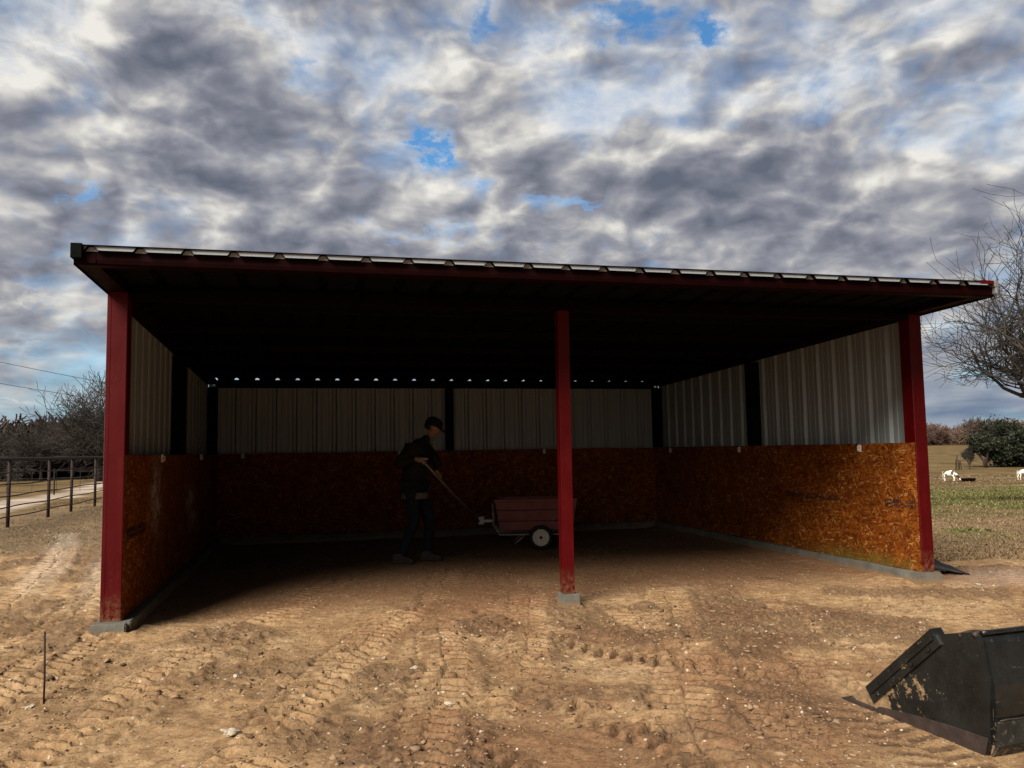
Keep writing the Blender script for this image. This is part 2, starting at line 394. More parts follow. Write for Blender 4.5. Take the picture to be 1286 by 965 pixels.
def relief(x, y, fine=True):
    """dirt relief and a dark mask (churned soil, shade painted into tread grooves), only near the camera"""
    near = 1-sst(16, 24, np.hypot(x, y))
    u = (x-X0)*math.cos(YAW)+(y-Y0)*math.sin(YAW); v = -(x-X0)*math.sin(YAW)+(y-Y0)*math.cos(YAW)
    inside = sst(-.2, 1.2, v)*sst(-.1, .3, u)*(1-sst(SW-.3, SW+.1, u))
    h = (fbm(x, y, 1.3, 3, .5, 3)-.5)*.050*(1-.6*inside)
    churn = sst(.44, .60, fbm(x, y, .75, 4, .55, 11))
    churn = churn*(1-.8*inside)
    ridg = 1-np.abs(fbm(x, y, .085, 3, .6, 31)*2-1)
    h += churn*(.022*(sst(.52, .78, fbm(x, y, .055, 3, .6, 23)))+.014*ridg)
    h += (fbm(x, y, .16, 4, .62, 41)-.5)*.030*(1-.45*inside)
    h += (fbm(x, y, .035, 2, .6, 53)-.5)*.007
    dark = churn*.8
    for k, (pts, hw, pitch, slant, dep) in enumerate(TRACKS):
        x0 = min(p[0] for p in pts)-.6; x1 = max(p[0] for p in pts)+.6; y0 = min(p[1] for p in pts)-.6; y1 = max(p[1] for p in pts)+.6
        m = (x > x0) & (x < x1) & (y > y0) & (y < y1)
        if not m.any(): continue
        X, Y = x[m], y[m]
        wob = (fbm(X, Y, .5, 2, .5, 70+k)-.5)*.10
        d, S, T = polydist(X, Y, pts); T = T+wob; aT = np.abs(T)
        core = 1-sst(hw*.85, hw*1.08, np.maximum(aT, d*.95))
        keep = sst(.34, .54, fbm(X, Y, .55, 4, .6, 90+k))
        half = np.sign(T)
        ph = (S + slant*aT + .5*pitch*(half > 0) + (fbm(X, Y, .22, 3, .6, 120+k)-.5)*.10)/pitch
        lug = .5+.5*np.cos(2*np.pi*ph); lug = sst(.32, .60, lug)
        ins = 1-.75*inside[m]
        amp = dep*keep*ins
        berm = np.exp(-((aT-hw*1.22)/.045)**2)*.55*np.where(d < hw*2, 1, 0)
        hh = h[m]*(1-.75*core*keep) + core*amp*2.2*(lug-.62) + berm*amp*.8
        h[m] = hh
        dk = dark[m]; dark[m] = np.maximum(dk*(1-.75*core*keep), 1.0*core*keep*(1-lug) + .25*berm*keep)  # paints groove shade between the lugs into the dark mask
    h += inside*.006*(fbm(x, y, .05, 3, .6, 61)-.5)
    # soil piled against the concrete kerb
    h += .030*np.exp(-((u-SW+.22)/.16)**2)*sst(-.3, .3, v)*(.4+1.2*fbm(x, y, .5, 3, .6, 77)) + .022*np.exp(-((u-.24)/.13)**2)*sst(-.3, .3, v)*(.2+1.6*fbm(x, y, .5, 3, .6, 78))
    h += .03*np.exp(-((v+.16)/.10)**2)*(np.exp(-((u-.05)/.25)**2)+np.exp(-((u-SW/2)/.2)**2)*.7+np.exp(-((u-SW+.05)/.25)**2))*(.3+1.3*fbm(x, y, .2, 3, .6, 79))
    bq = np.exp(-(np.maximum(0, np.abs(x-2.35)-.75)/.12)**2-(np.maximum(0, np.abs(y-4.05)-.50)/.10)**2)
    h = h*(1-.85*bq)
    return h*near*1.15, dark*near, inside

def graded(lo, hi, step, far, grow):
    c = [lo]; d = step
    a = list(np.arange(lo, hi+1e-6, step))
    x = a[-1]
    while x < far: d *= grow; x += d; a.append(x)
    x = a[0]; d = step; pre = []
    while x > -far: d *= grow; x -= d; pre.append(x)
    return np.array(pre[::-1]+a)
def make_ground():
    xa = np.concatenate([np.arange(-8.0, -3.4, .023), np.arange(-3.4, 3.6, .0135), np.arange(3.6, 6.4, .024)]); pre = []; post_ = []
    x = xa[0]; d = .023
    while x > -2500: d *= 1.04; x -= d; pre.append(x)
    x = xa[-1]; d = .024
    while x < 2500: d *= 1.03; x += d; post_.append(x)
    xs = np.concatenate([np.array(pre[::-1]), xa, np.array(post_)])
    a = list(np.arange(3.0, 8.6, .0155)); d = .0155; x = a[-1]
    while x < 2600: d *= (1.0085 if x < 19 else 1.035); x += d; a.append(x)
    x = a[0]; d = .0155; pre = []
    while x > -300: d *= 1.12; x -= d; pre.append(x)
    ys = np.array(pre[::-1]+a)
    XX, YY = np.meshgrid(xs, ys); x = XX.ravel(); y = YY.ravel()
    z = terrain(x, y); near = np.hypot(x, y) < 25
    dark = np.zeros_like(x); inside = np.zeros_like(x)
    r, dk, ins = relief(x[near], y[near]); z[near] += r; dark[near] = dk; inside[near] = ins
    mid = ~near & (np.hypot(x, y) < 300)
    z[mid] += (fbm(x[mid], y[mid], 6, 3, .5, 5)-.5)*.10
    nx, ny = len(xs), len(ys)
    idx = np.arange(nx*ny).reshape(ny, nx)
    f = np.stack([idx[:-1, :-1], idx[:-1, 1:], idx[1:, 1:], idx[1:, :-1]], -1).reshape(-1, 4)
    me = bpy.data.meshes.new('ground'); me.vertices.add(nx*ny); me.vertices.foreach_set('co', np.stack([x, y, z], -1).ravel())
    me.loops.add(f.size); me.loops.foreach_set('vertex_index', f.ravel().astype(np.int32))
    me.polygons.add(len(f)); me.polygons.foreach_set('loop_start', np.arange(0, f.size, 4, dtype=np.int32)); me.polygons.foreach_set('loop_total', np.full(len(f), 4, dtype=np.int32))
    me.update(); me.polygons.foreach_set('use_smooth', np.ones(len(f), bool))
    # zones
    wob = (fbm(x, y, 1.6, 4, .55, 201)-.5); wob2 = (fbm(x, y, 5, 4, .55, 211)-.5)
    lf = -x-.62*y  # distance-like coordinate towards the left fence
    # left strip of litter between dirt yard and fence, fence line near x=-10
    litter = sst(-.35, .35, (-(x+7.2)-.46*(y-12.4)*-1*0 + (y-11.6)*.9*(x < -2) + wob*1.6 - (x+8)*.0)/2.0)*(x < -1.5)
    litter = litter*sst(-4.5, -5.5, x)
    far_l = (x < 0)*sst(-11.2, -12.2, x+wob*.8+ (y-18)*.12)
    rd = y + .9*x  # road band: from (-13.7,21.9) to (-17,34)
    # right side
    right = sst(3.8, 5.2, x)
    g1 = right*sst(14.5, 17.5, y+wob2*4)*(1-sst(40, 56, y+wob2*10))
    patch = right*sst(.50, .60, fbm(x, y, 2.2, 4, .6, 231)+.02)*sst(10.5, 13.5, y+wob)*.85
    grass = np.clip(g1*sst(.34, .50, fbm(x, y, 3.5, 5, .62, 241)+.06)+patch, 0, 1)
    dry = np.clip(right*sst(15, 24, y+wob2*6)*(1-grass*.8) + right*sst(46, 60, y), 0, 1)
    dry = np.maximum(dry, np.clip(far_l, 0, 1)*.95)
    dry = np.maximum(dry, sst(40, 60, np.hypot(x, y)))
    lit2 = right*sst(8.6, 11.0, y+wob*1.5)*(1-dry)*.75
    litter = np.clip(np.maximum(litter*(1-dry), lit2), 0, 1)
    # pale caliche road beyond the left fence
    cx = np.interp(y, [10, 19.5, 22, 25, 32, 45, 80], [-9.5, -12.6, -13.9, -15.3, -16.9, -22, -34])
    rw = np.interp(y, [10, 20, 25, 34, 60], [.4, .62, .85, .75, .5])
    road = (1-sst(.55, 1.25, np.abs(x-cx+wob*1.5)/rw))*sst(15.5, 18.5, y)*(x < -10)*(.55+.45*sst(.35, .6, fbm(x, y, .9, 4, .6, 277)))
    road2 = right*(1-sst(.6, 1.2, np.abs(y-48-wob2*2-(x-28)*.10)/1.2))*(x > 22)*.22
    road3 = right*(1-sst(.6, 1.2, np.abs(y-66-wob2*2)/.8))*(x > 22)*.35
    # pale compacted strip in front of the yard on the far right
    pale = right*(1-sst(.5, 1.3, np.abs(y-8.2-.12*(x-4))/.5))*.25
    road = np.clip(road+road2+road3+pale, 0, 1); road[np.isnan(road)] = 0
    # pale wheel ruts running back on the left
    for pts in (TRACKS[7][0], TRACKS[8][0]):
        m = (x < -2.5) & (x > -10) & (y < 16) & (y > 3)
        d, S, T = polydist(x[m], y[m], pts); road[m] = np.maximum(road[m], (1-sst(.05, .30, d+.25*wob[m]))*.35*sst(7, 9.5, y[m]))
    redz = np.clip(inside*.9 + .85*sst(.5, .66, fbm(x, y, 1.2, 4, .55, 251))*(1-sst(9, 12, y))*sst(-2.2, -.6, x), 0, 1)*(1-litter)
    dkz = dark.copy()
    # damp dark clod fields in the yard
    for (bx, by, bw, bh, s) in [(-2.6, 5.5, .55, .25, .7), (1.0, 5.9, .8, .35, .7), (-.5, 4.9, .9, .5, .5), (.75, 3.8, .35, .6, .8), (-2.9, 4.7, .5, .3, .9), (-4.6, 7.2, 1.3, .3, .6), (-2.2, 4.5, .7, .25, .6), (-.7, 5.5, 1.1, .35, .5)]:
        e = ((x-bx)/bw)**2+((y-by)/bh)**2
        dkz = np.maximum(dkz, s*np.exp(-e)*sst(.35, .6, fbm(x, y, .3, 3, .6, 261)))
    def put(nm, a, b, c):
        at = me.attributes.new(nm, 'FLOAT_COLOR', 'POINT')
        at.data.foreach_set('color', np.stack([a, b, c, np.ones_like(a)], -1).astype(np.float32).ravel())
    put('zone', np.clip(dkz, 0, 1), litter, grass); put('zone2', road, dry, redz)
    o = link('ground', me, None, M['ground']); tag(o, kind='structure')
    o['label'] = 'tan churned dirt yard and rough pasture'
    return o
make_ground()
def gz(x, y):
    a = np.array([float(x)]); b = np.array([float(y)])
    z = terrain(a, b)[0]
    if math.hypot(x, y) < 25: z += relief(a, b)[0][0]
    return float(z)

# ------------------------------------------------------------------ scatter helper
def scatter_mesh(name, verts, faces, tints, mat, kind='stuff', label=None, smooth=False):
    """verts (N,3), faces (F,k) same k, tints (N,3)"""
    k = faces.shape[1]; me = bpy.data.meshes.new(name)
    me.vertices.add(len(verts)); me.vertices.foreach_set('co', verts.astype(np.float32).ravel())
    me.loops.add(faces.size); me.loops.foreach_set('vertex_index', faces.ravel().astype(np.int32))
    me.polygons.add(len(faces)); me.polygons.foreach_set('loop_start', np.arange(0, faces.size, k, dtype=np.int32)); me.polygons.foreach_set('loop_total', np.full(len(faces), k, dtype=np.int32))
    me.update()
    if smooth: me.polygons.foreach_set('use_smooth', np.ones(len(faces), bool))
    if tints is not None:
        at = me.attributes.new('tint', 'FLOAT_COLOR', 'POINT'); at.data.foreach_set('color', np.concatenate([tints, np.ones((len(tints), 1))], 1).astype(np.float32).ravel())
    o = link(name, me, None, mat)
    if kind: tag(o, label, None, None, kind)
    return o
rs = np.random.RandomState(5)
ICO = None
def ico_data():
    bm = bmesh.new(); bmesh.ops.create_icosphere(bm, subdivisions=1, radius=1)
    v = np.array([q.co[:] for q in bm.verts]); f = np.array([[q.index for q in a.verts] for a in bm.faces]); bm.free(); return v, f
IV, IF = ico_data()
def stones(x, y, z, size, tint, flat=.6, rough=.35):
    n = len(x); k = len(IV)
    V = np.repeat(IV[None], n, 0) * (1+rough*(rs.rand(n, k, 1)-.5)*2)
    V = V*np.stack([1+.5*rs.rand(n), .7+.4*rs.rand(n), flat*(.7+.5*rs.rand(n))], -1)[:, None, :]
    a = rs.rand(n)*6.283; c, s = np.cos(a)[:, None], np.sin(a)[:, None]
    Vx = V[..., 0]*c-V[..., 1]*s; Vy = V[..., 0]*s+V[..., 1]*c
    V = np.stack([Vx, Vy, V[..., 2]], -1)*size[:, None, None]
    V += np.stack([x, y, z+size*.12], -1)[:, None, :]
    F = (IF[None]+(np.arange(n)*k)[:, None, None]).reshape(-1, 3)
    return V.reshape(-1, 3), F, np.repeat(tint, k, 0)

def make_gravel():
    # camera-independent density: thick in the yard, thin inside the shed and beyond
    n = 95000
    x = rs.uniform(-4.6, 6.0, n); y = 2.8+rs.rand(n)**1.5*11
    dens = fbm(x, y, .55, 4, .6, 301); keep = (dens > .50) | (rs.rand(n) < .22)
    u = (x-X0)*math.cos(YAW)+(y-Y0)*math.sin(YAW); v = -(x-X0)*math.sin(YAW)+(y-Y0)*math.cos(YAW)
    ins = (v > .3) & (u > 0) & (u < SW)
    keep &= ~(ins & (rs.rand(n) < .55)) & ~(ins & (v > SD-.05)) & ~((np.abs(u+.0) < .35) & (v > -.05) & (v < SD+.3)) & ~((np.abs(u-SW) < .3) & (v > -.05) & (v < SD+.3))
    x, y = x[keep], y[keep]; n = len(x)
    r, dk, _ = relief(x, y); z = terrain(x, y)+r
    size = .0022+.0066*rs.rand(n)**3 + .010*(rs.rand(n) > .990)*rs.rand(n)
    pal = np.array([(.31, .205, .115), (.23, .145, .080), (.14, .085, .05), (.38, .275, .17), (.20, .12, .065), (.60, .53, .42)])
    t = pal[rs.choice(6, n, p=[.26, .30, .28, .04, .10, .02])]*(0.8+.4*rs.rand(n, 1))
    V, F, T = stones(x, y, z, size, t)
    scatter_mesh('gravel', V, F, T, M['gravel'], label='loose clods and pebbles scattered over the dirt yard')
make_gravel()
def make_clods():
    n = 8000
    x = rs.uniform(-4.0, 4.5, n); y = 2.9+rs.rand(n)**1.3*4.2
    m = fbm(x, y, .7, 4, .6, 11) > .515
    u = (x-X0)*math.cos(YAW)+(y-Y0)*math.sin(YAW); v = -(x-X0)*math.sin(YAW)+(y-Y0)*math.cos(YAW)
    m &= v < -.15
    m &= ~((x > 1.6) & (y < 4.9))
    x, y = x[m], y[m]; n = len(x); z = terrain(x, y)+relief(x, y)[0]
    size = .005+.017*rs.rand(n)**4
    pal = np.array([(.30, .20, .12), (.22, .135, .078), (.13, .08, .05)])
    t = pal[rs.choice(3, n, p=[.42, .38, .2])]*(.8+.4*rs.rand(n, 1))
    V, F, T = stones(x, y, z, size, t, .6, .75)
    scatter_mesh('dirt_clods', V, F, T, M['gravel'], label='crumbly dirt clods turned up by tyres')
make_clods()

ROCKS = [(-1.06, 5.05, .040, 'flat cream limestone rock left of the churned middle of the yard'), (-.63, 5.14, .034, 'pale rock right of the flat cream one in the yard'),
 (-.36, 4.41, .036, 'white rock nearest the bottom centre of the photo'), (-.86, 5.42, .028, 'whitish rock in the brown clods before the shed opening'),
 (-1.38, 4.03, .060, 'largest broken white rock, low at bottom left in the wheel ruts'), (-2.64, 4.52, .034, 'pale stone lying beside the thin metal stake'),
 (-1.26, 4.41, .022, 'small bright chip on the smooth tan patch'), (-1.71, 5.08, .030, 'pale stone on the left wheel rut above the broken rock'),
 (-.54, 5.57, .022, 'small white rock behind the churned soil, in line with the middle post'), (.96, 5.62, .017, 'single small white stone right of the middle post'),
 (-.72, 4.86, .026, 'elongated cream stone between the two churned patches'), (4.48, 8.00, .045, 'broken white lump against the right concrete footing')]
for i, (x, y, s, lab) in enumerate(ROCKS):
    bm = bmesh.new(); bmesh.ops.create_icosphere(bm, subdivisions=3, radius=1)
    sx, sy, sz = 1.1+.5*rnd.random(), .7+.3*rnd.random(), .45+.2*rnd.random()
    for v in bm.verts:
        c = v.co.copy(); k = 1+.45*(mnoise.noise(c*1.1+Vector((i*7, 0, 0))))+.22*mnoise.noise(c*2.7+Vector((0, i*3, 0)))+.1*mnoise.noise(c*6)
        v.co = Vector((c.x*sx, c.y*sy, c.z*sz))*k*s*.62
    me = bpy.data.meshes.new('limestone_rock'); bm.to_mesh(me); bm.free()
    o = link('limestone_rock', me, None, M['rock']); o.location = (x, y, gz(x, y)+s*.12); o.rotation_euler = (rnd.uniform(-.3, .3), rnd.uniform(-.3, .3), rnd.random()*6)
    tag(o, lab, 'rock', 'pale rocks lying in the yard')

# ------------------------------------------------------------------ grass and litter
def blades(x, y, z, h, w, lean, tint):
    n = len(x); a = rs.rand(n)*6.283; b = rs.rand(n)*6.283
    dx, dy = np.cos(a)*w/2, np.sin(a)*w/2; lx, ly = np.cos(b)*lean*h, np.sin(b)*lean*h
    V = np.stack([np.stack([x-dx, y-dy, z-.01], -1), np.stack([x+dx, y+dy, z-.01], -1), np.stack([x+lx, y+ly, z+h], -1)], 1)
    F = np.arange(n*3).reshape(n, 3); return V.reshape(-1, 3), F, np.repeat(tint, 3, 0)
def make_litter():
    n = 90000
    x = rs.uniform(-14, -3.8, n); y = rs.uniform(9.5, 27, n)
    m = ((y-11.6)*.9+(fbm(x, y, 1.6, 4, .55, 201)-.5)*1.6 > .0) & (x < -4.6) & (fbm(x, y, .8, 3, .6, 401) > .42)
    cx = np.interp(y, [10, 19.5, 22, 25, 32], [-9.5, -12.6, -13.9, -15.3, -16.9]); m &= ~((np.abs(x-cx) < 1.0) & (x < -10.5))
    u = (x-X0)*math.cos(YAW)+(y-Y0)*math.sin(YAW); m &= u < -.3
    x, y = x[m], y[m]; n = len(x)
    pal = np.array([(.28, .20, .115), (.17, .115, .065), (.09, .062, .035), (.37, .28, .175), (.11, .10, .045)])
    t = pal[rs.choice(5, n)]*(.7+.5*rs.rand(n, 1))
    V, F, T = blades(x, y, terrain(x, y)+relief(x, y)[0], .010+.035*rs.rand(n)**2, .006+.012*rs.rand(n), 1.8, t)
    scatter_mesh('dry_grass', V, F, T, M['blade'], label='dry leaf litter and short dead grass along the left pipe fence')
make_litter()
def make_pasture():
    n = 150000
    y = 9.5+rs.rand(n)**1.6*62; x = y*rs.uniform(.42, .80, n)
    g = fbm(x, y, 3.5, 5, .62, 241)+.06
    p = fbm(x, y, 2.2, 4, .6, 231)
    isg = ((g > .50) & (y > 16.5) & (y < 46)) | ((p > .60) & (y > 12.5) & (y < 17))
    m = isg | (rs.rand(n) < .30)
    x, y, isg = x[m], y[m], isg[m]; n = len(x)
    green = np.array([(.095, .105, .030), (.06, .068, .020), (.17, .165, .055), (.26, .22, .10)]); brown = np.array([(.20, .14, .07), (.12, .08, .04), (.30, .22, .12), (.08, .055, .03)])
    t = np.where(isg[:, None], green[rs.choice(4, n)], brown[rs.choice(4, n)])*(.75+.5*rs.rand(n, 1))
    hh = np.where(isg, .015+.025*rs.rand(n), .008+.018*rs.rand(n))*(1+y/45); ww = (.010+.012*rs.rand(n))*(1+y/14)
    z = terrain(x, y); nr = np.hypot(x, y) < 25; z[nr] += relief(x[nr], y[nr])[0]
    V, F, T = blades(x, y, z, hh, ww, .9, t)
    scatter_mesh('pasture_grass', V, F, T, M['blade'], label='patchy green and tan pasture grass right of the shed')
make_pasture()

# ------------------------------------------------------------------ shed
shed = empty('loafing_shed', (X0, Y0, 0), YAW)
tag(shed, 'open-front red steel shed with galvanized sheets above strand board walls', 'shed')
PW = .14; ZC = .115; ZO = 1.37
def zr(v): return 2.712-.0325*v
# posts
def post(u, v, w, d, z0, z1, mat, name='post', label=None, fold=True):
    m = MB()
    if fold:  # boxed trim with shallow returns at the corners, as folded metal has
        e = .006
        poly = [(u, v+e), (u+e, v), (u+w*.20, v), (u+w*.21, v+.002), (u+w-e, v+.002), (u+w, v+e), (u+w, v+d), (u, v+d)]
        m.prism(poly, 'z', z0, z1)
    else: m.box(u, u+w, v, v+d, z0, z1)
    o = m.build(name, mat, shed, .003)
    if label: o['label'] = label
    return o
post(0, 0, PW+.01, .15, ZC, zr(0)-.07, M['red'], label='left red corner post, nearest the camera')
post(SW-PW, 0, PW, .15, ZC, zr(0)-.07, M['red'], label='right red corner post')
post(SW/2-.058, .002, .104, .104, ZC+.002, zr(0)-.125, M['red'], label='middle red post on its concrete pier', fold=False)
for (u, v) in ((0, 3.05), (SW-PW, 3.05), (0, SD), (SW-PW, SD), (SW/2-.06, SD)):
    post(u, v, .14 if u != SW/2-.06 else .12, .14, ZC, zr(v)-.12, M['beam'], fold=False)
# header and eave strut, girts
m = MB(); m.box(PW+.01, SW-PW, 0.0, .14, zr(0)-.125, zr(0)-.071); m.build('header_beam', M['shaded_beam_and_trough'], shed, .004)
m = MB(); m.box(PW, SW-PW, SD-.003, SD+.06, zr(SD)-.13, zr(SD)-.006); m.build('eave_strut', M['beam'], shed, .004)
for u0, u1 in ((.045, .10), (SW-.10, SW-.045)):
    m = MB(); m.box(u0, u1, .152, 3.048, 1.28, 1.345); m.box(u0, u1, 3.192, SD-.002, 1.28, 1.345)
    g = m.build('wall_girt', M['beam'], shed, .003)
# purlins run along u under the roof
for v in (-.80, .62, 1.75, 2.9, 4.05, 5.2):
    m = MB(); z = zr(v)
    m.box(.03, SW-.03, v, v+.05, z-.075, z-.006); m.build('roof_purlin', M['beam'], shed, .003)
# corrugated sheets
PIT = .3048; RIBH = .034
def profile(length, off, dirn=1, minor=True):
    """(s, height) across ribs, major ribs 32 mm and two small stiffeners between"""
    pts = [(0, 0)]; k = -1
    while True:
        c = off+PIT*k; k += 1
        if c-.05 > length: break
        seg = [(c-.042, 0), (c-.017, RIBH), (c+.017, RIBH), (c+.042, 0)]
        if minor:
            for q in (PIT/3, 2*PIT/3): seg += [(c+q-.016, 0), (c+q-.008, .005), (c+q+.008, .005), (c+q+.016, 0)]
        for s, h in seg:
            if s > pts[-1][0]+1e-4 and s < length-1e-4: pts.append((s, h))
    pts.append((length, 0)); return pts
def sheet(name, pts, P, t0, t1, mat, nseg=1, thick=.0012):
    """pts (s,h) -> P(s,h,t)"""
    m = MB(); n = len(pts)
    for j in range(nseg+1):
        t = t0+(t1-t0)*j/nseg
        for s, h in pts: m.v.append(P(s, h, t))
    for j in range(nseg):
        for i in range(n-1): m.f.append((j*n+i, j*n+i+1, (j+1)*n+i+1, (j+1)*n+i)); m.m.append(0)
    o = m.build(name, mat, shed); md = o.modifiers.new('gauge', 'SOLIDIFY'); md.thickness = thick; md.offset = 0
    return o
VF = -.89; VB = SD+.125
rp = profile(SW-.012, .0974, 1, False)
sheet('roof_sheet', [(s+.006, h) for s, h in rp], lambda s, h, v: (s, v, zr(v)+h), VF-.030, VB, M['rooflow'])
# front strip of the roof sheet that shows past the fascia is sheet_edge, with rib shade painted black
wpl = profile(SD+.18-.14, .1, 1)
sheet('wall_sheet', wpl, lambda s, h, z: (-.004-h, s+.14, z), .10, 1, M['galv_wall']).data  # replaced below with a sloped top
def wall_sheet(pts, P, zb, ztop, label):
    m = MB(); n = len(pts)
    for s, h in pts: m.v.append(P(s, h, zb))
    for s, h in pts: m.v.append(P(s, h, ztop(s)))
    for i in range(n-1): m.f.append((i, i+1, n+i+1, n+i)); m.m.append(0)
    o = m.build('wall_sheet', M['galv_wall'], shed); md = o.modifiers.new('gauge', 'SOLIDIFY'); md.thickness = .0012; md.offset = 0
    o['label'] = label; return o
bad = [o for o in shed.children if o.name.startswith('wall_sheet')][0]; bpy.data.objects.remove(bad)
wall_sheet(wpl, lambda s, h, z: (-.006-h, s+.10, z), .06, lambda s: zr(s+.10)-.004, 'galvanized sheet of the left side wall')
wall_sheet(wpl, lambda s, h, z: (SW+.006+h, s+.10, z), .06, lambda s: zr(s+.10)-.004, 'galvanized sheet of the right side wall, brightest')
wpb = profile(SW, .06, 1)
wall_sheet(wpb, lambda s, h, z: (s, SD+.146+h, z), .06, lambda s: zr(SD)-.02, 'dim galvanized sheet of the back wall')
# OSB panels with UVs in metres
def osb_panel(P, s0, s1, z0, z1, off, face, label=None, stain=None, scuff=None):
    """P(s,z,t): board coordinate; t is thickness"""
    ns = max(2, int((s1-s0)/.06)); nz = max(2, int((z1-z0)/.06)); bm = bmesh.new()
    uvl = bm.loops.layers.uv.new('UVMap'); st = bm.verts.layers.float.new('stain'); sf = bm.verts.layers.float.new('scuff')
    def grid(t):
        g = []
        for j in range(nz+1):
            row = []
            for i in range(ns+1):
                s = s0+(s1-s0)*i/ns; z = z0+(z1-z0)*j/nz
                v = bm.verts.new(P(s, z, t)); v[st] = stain(s, z) if stain else 0; v[sf] = scuff(s, z) if scuff else 0
                row.append((v, (s+off, z+off*.3)))
            g.append(row)
        return g
    A = grid(0); B = grid(.011)
    def quad(*q):
        f = bm.faces.new([a[0] for a in q])
        for l, a in zip(f.loops, q): l[uvl].uv = a[1]
    for j in range(nz):
        for i in range(ns):
            quad(A[j][i], A[j][i+1], A[j+1][i+1], A[j+1][i]); quad(B[j][i], B[j+1][i], B[j+1][i+1], B[j][i+1])
    for i in range(ns): quad(A[0][i], B[0][i], B[0][i+1], A[0][i+1]); quad(A[nz][i], A[nz][i+1], B[nz][i+1], B[nz][i])
    for j in range(nz): quad(A[j][0], A[j+1][0], B[j+1][0], B[j][0]); quad(A[j][ns], B[j][ns], B[j+1][ns], A[j+1][ns])
    bmesh.ops.recalc_face_normals(bm, faces=bm.faces)
    me = bpy.data.meshes.new('osb_panel'); bm.to_mesh(me); bm.free()
    o = link('osb_panel', me, shed, M['osb'])
    if label: o['label'] = label
    return o
cuts = [.012, 1.215, 3.655, SD-.004]
UR = SW-PW-.014; UL = PW+.014
g = lambda a, b, s, z, w, h: math.exp(-((s-a)/w)**2-((z-b)/h)**2)
right_panels = []
for k in range(3):
    right_panels.append(osb_panel(lambda s, z, t: (UR+t, s, z), cuts[k]+(.005 if k else 0), cuts[k+1]-.005, ZC+.004, ZO-(0, .004, .002)[k], 2.3*k+1, 1,
        ['bright orange strand board at the open end of the right wall', 'strand board in the middle of the right wall', None][k],
        stain=lambda s, z: min(1, 1.3*math.exp(-((s-.9)/.75)**2)*max(0, 1-(z-ZC)/.16))))
left_panels = []
for k in range(3):
    left_panels.append(osb_panel(lambda s, z, t: (UL-t, s, z), cuts[k]+(.005 if k else 0), cuts[k+1]-.005, ZC+.004, ZO-(0, .003, .006)[k], 7.1+2.7*k, -1,
        ['strand board at the open end of the left wall', 'left wall strand board with pale scuffs', None][k],
        scuff=lambda s, z: min(1, 1.2*g(1.30, .98, s, z, .22, .26)+g(3.5, .85, s, z, .35, .14)+g(3.7, .6, s, z, .35, .10))))
bc = [UL+.002, UL+1.5, UL+3.94, UL+6.38, UR-.002]
for k in range(4):
    osb_panel(lambda s, z, t: (s, SD-.013+t, z), bc[k]+(.002 if k else 0), bc[k+1]-.002, ZC+.004, ZO-(0, .004, .001, .005)[k], 13+2.9*k, 1)
# screw heads: a few visible on each side board, as small steel discs
for k, pn in enumerate(right_panels+left_panels):
    kk = k % 3; rightside = k < 3; x = UR-.001 if rightside else UL+.001
    for s_ in (cuts[kk]+.03, cuts[kk+1]-.03):
        for z_ in (.25, .62, .98, 1.30):
            m = MB(); m.lathe([(0, -.001), (.006, -.001), (.006, .0012), (0, .0018)], 8, Matrix.Translation((x, s_+rnd.uniform(-.006, .006), z_+rnd.uniform(-.02, .02))) @ Matrix.Rotation(R(-90 if rightside else 90), 4, 'Y'))
            m.build('screw', M['beam'], pn)
# stencilled grade marks on the boards: rows of small worn blocks of ink, too worn to read
def stencil(panel, P, s0, s1, z0, z1, seed, label):
    r = random.Random(seed); m = MB(); rows = 2
    for j in range(rows):
        a = z0+(z1-z0)*j/rows+.006; b = z0+(z1-z0)*(j+1)/rows-.004; s = s0
        while s < s1-.02:
            w = r.uniform(.018, .05)
            if r.random() < .95:
                typ = r.random(); e = min(s+w, s1)
                def q(x0, x1, y0, y1): m.add([P(x0, y0), P(x1, y0), P(x1, y1), P(x0, y1)], [(0, 1, 2, 3)])
                if typ < .35: q(s, e, a, b)
                elif typ < .6: q(s, e, a, a+(b-a)*.25); q(s, e, b-(b-a)*.25, b); q(s, s+.008, a+(b-a)*.26, b-(b-a)*.26)
                elif typ < .8: q(s, s+.009, a, b); q(e-.009, e, a, b); q(s+.010, e-.010, (a+b)/2-.005, (a+b)/2+.006)
                else: q(s, e, b-(b-a)*.4, b); q((s+e)/2-.005, (s+e)/2+.005, a, b-(b-a)*.42)
            s += w+r.uniform(.004, .012)
    o = m.build('stencil_marking', M['ink'], panel); o['label'] = label
    return o
stencil(right_panels[0], lambda s, z: (UR-.0015, s, z), .03, .49, .715, .805, 3, 'worn black grade stamp next to the right post')
stencil(right_panels[1], lambda s, z: (UR-.0015, s, z), 1.235, 2.33, .725, .795, 5, 'long faint grade stamp along the right wall board')
stencil(left_panels[0], lambda s, z: (UL+.0015, s, z), .10, .85, .70, .80, 8, 'faint dark grade stamp on the left wall board')
# white wire clips along the top of the boards
def clip(P):
    m = MB(); m.box(-.008, .008, -.022, .022, -.038, .038); m.box(-.018, -.008, -.012, .012, -.026, -.012); m.box(-.018, -.008, -.012, .012, .012, .026)
    m.box(-.024, -.018, -.010, .010, -.026, .026)
    o = m.build('wall_clip', M['clip'], shed, .002); o.location = P[0]; o.rotation_euler = (0, 0, P[1]); return o
for P in [((UR-.009, .82, 1.318), 0), ((UR-.009, 3.37, 1.315), 0), ((UR-.009, 5.6, 1.315), 0), ((UL+.009, 1.54, 1.335), math.pi), ((UL+.009, 4.3, 1.335), math.pi), ((5.29, SD-.022, 1.33), math.pi/2), ((.52, SD-.022, 1.335), math.pi/2), ((2.9, SD-.022, 1.332), math.pi/2)]:
    clip(P)
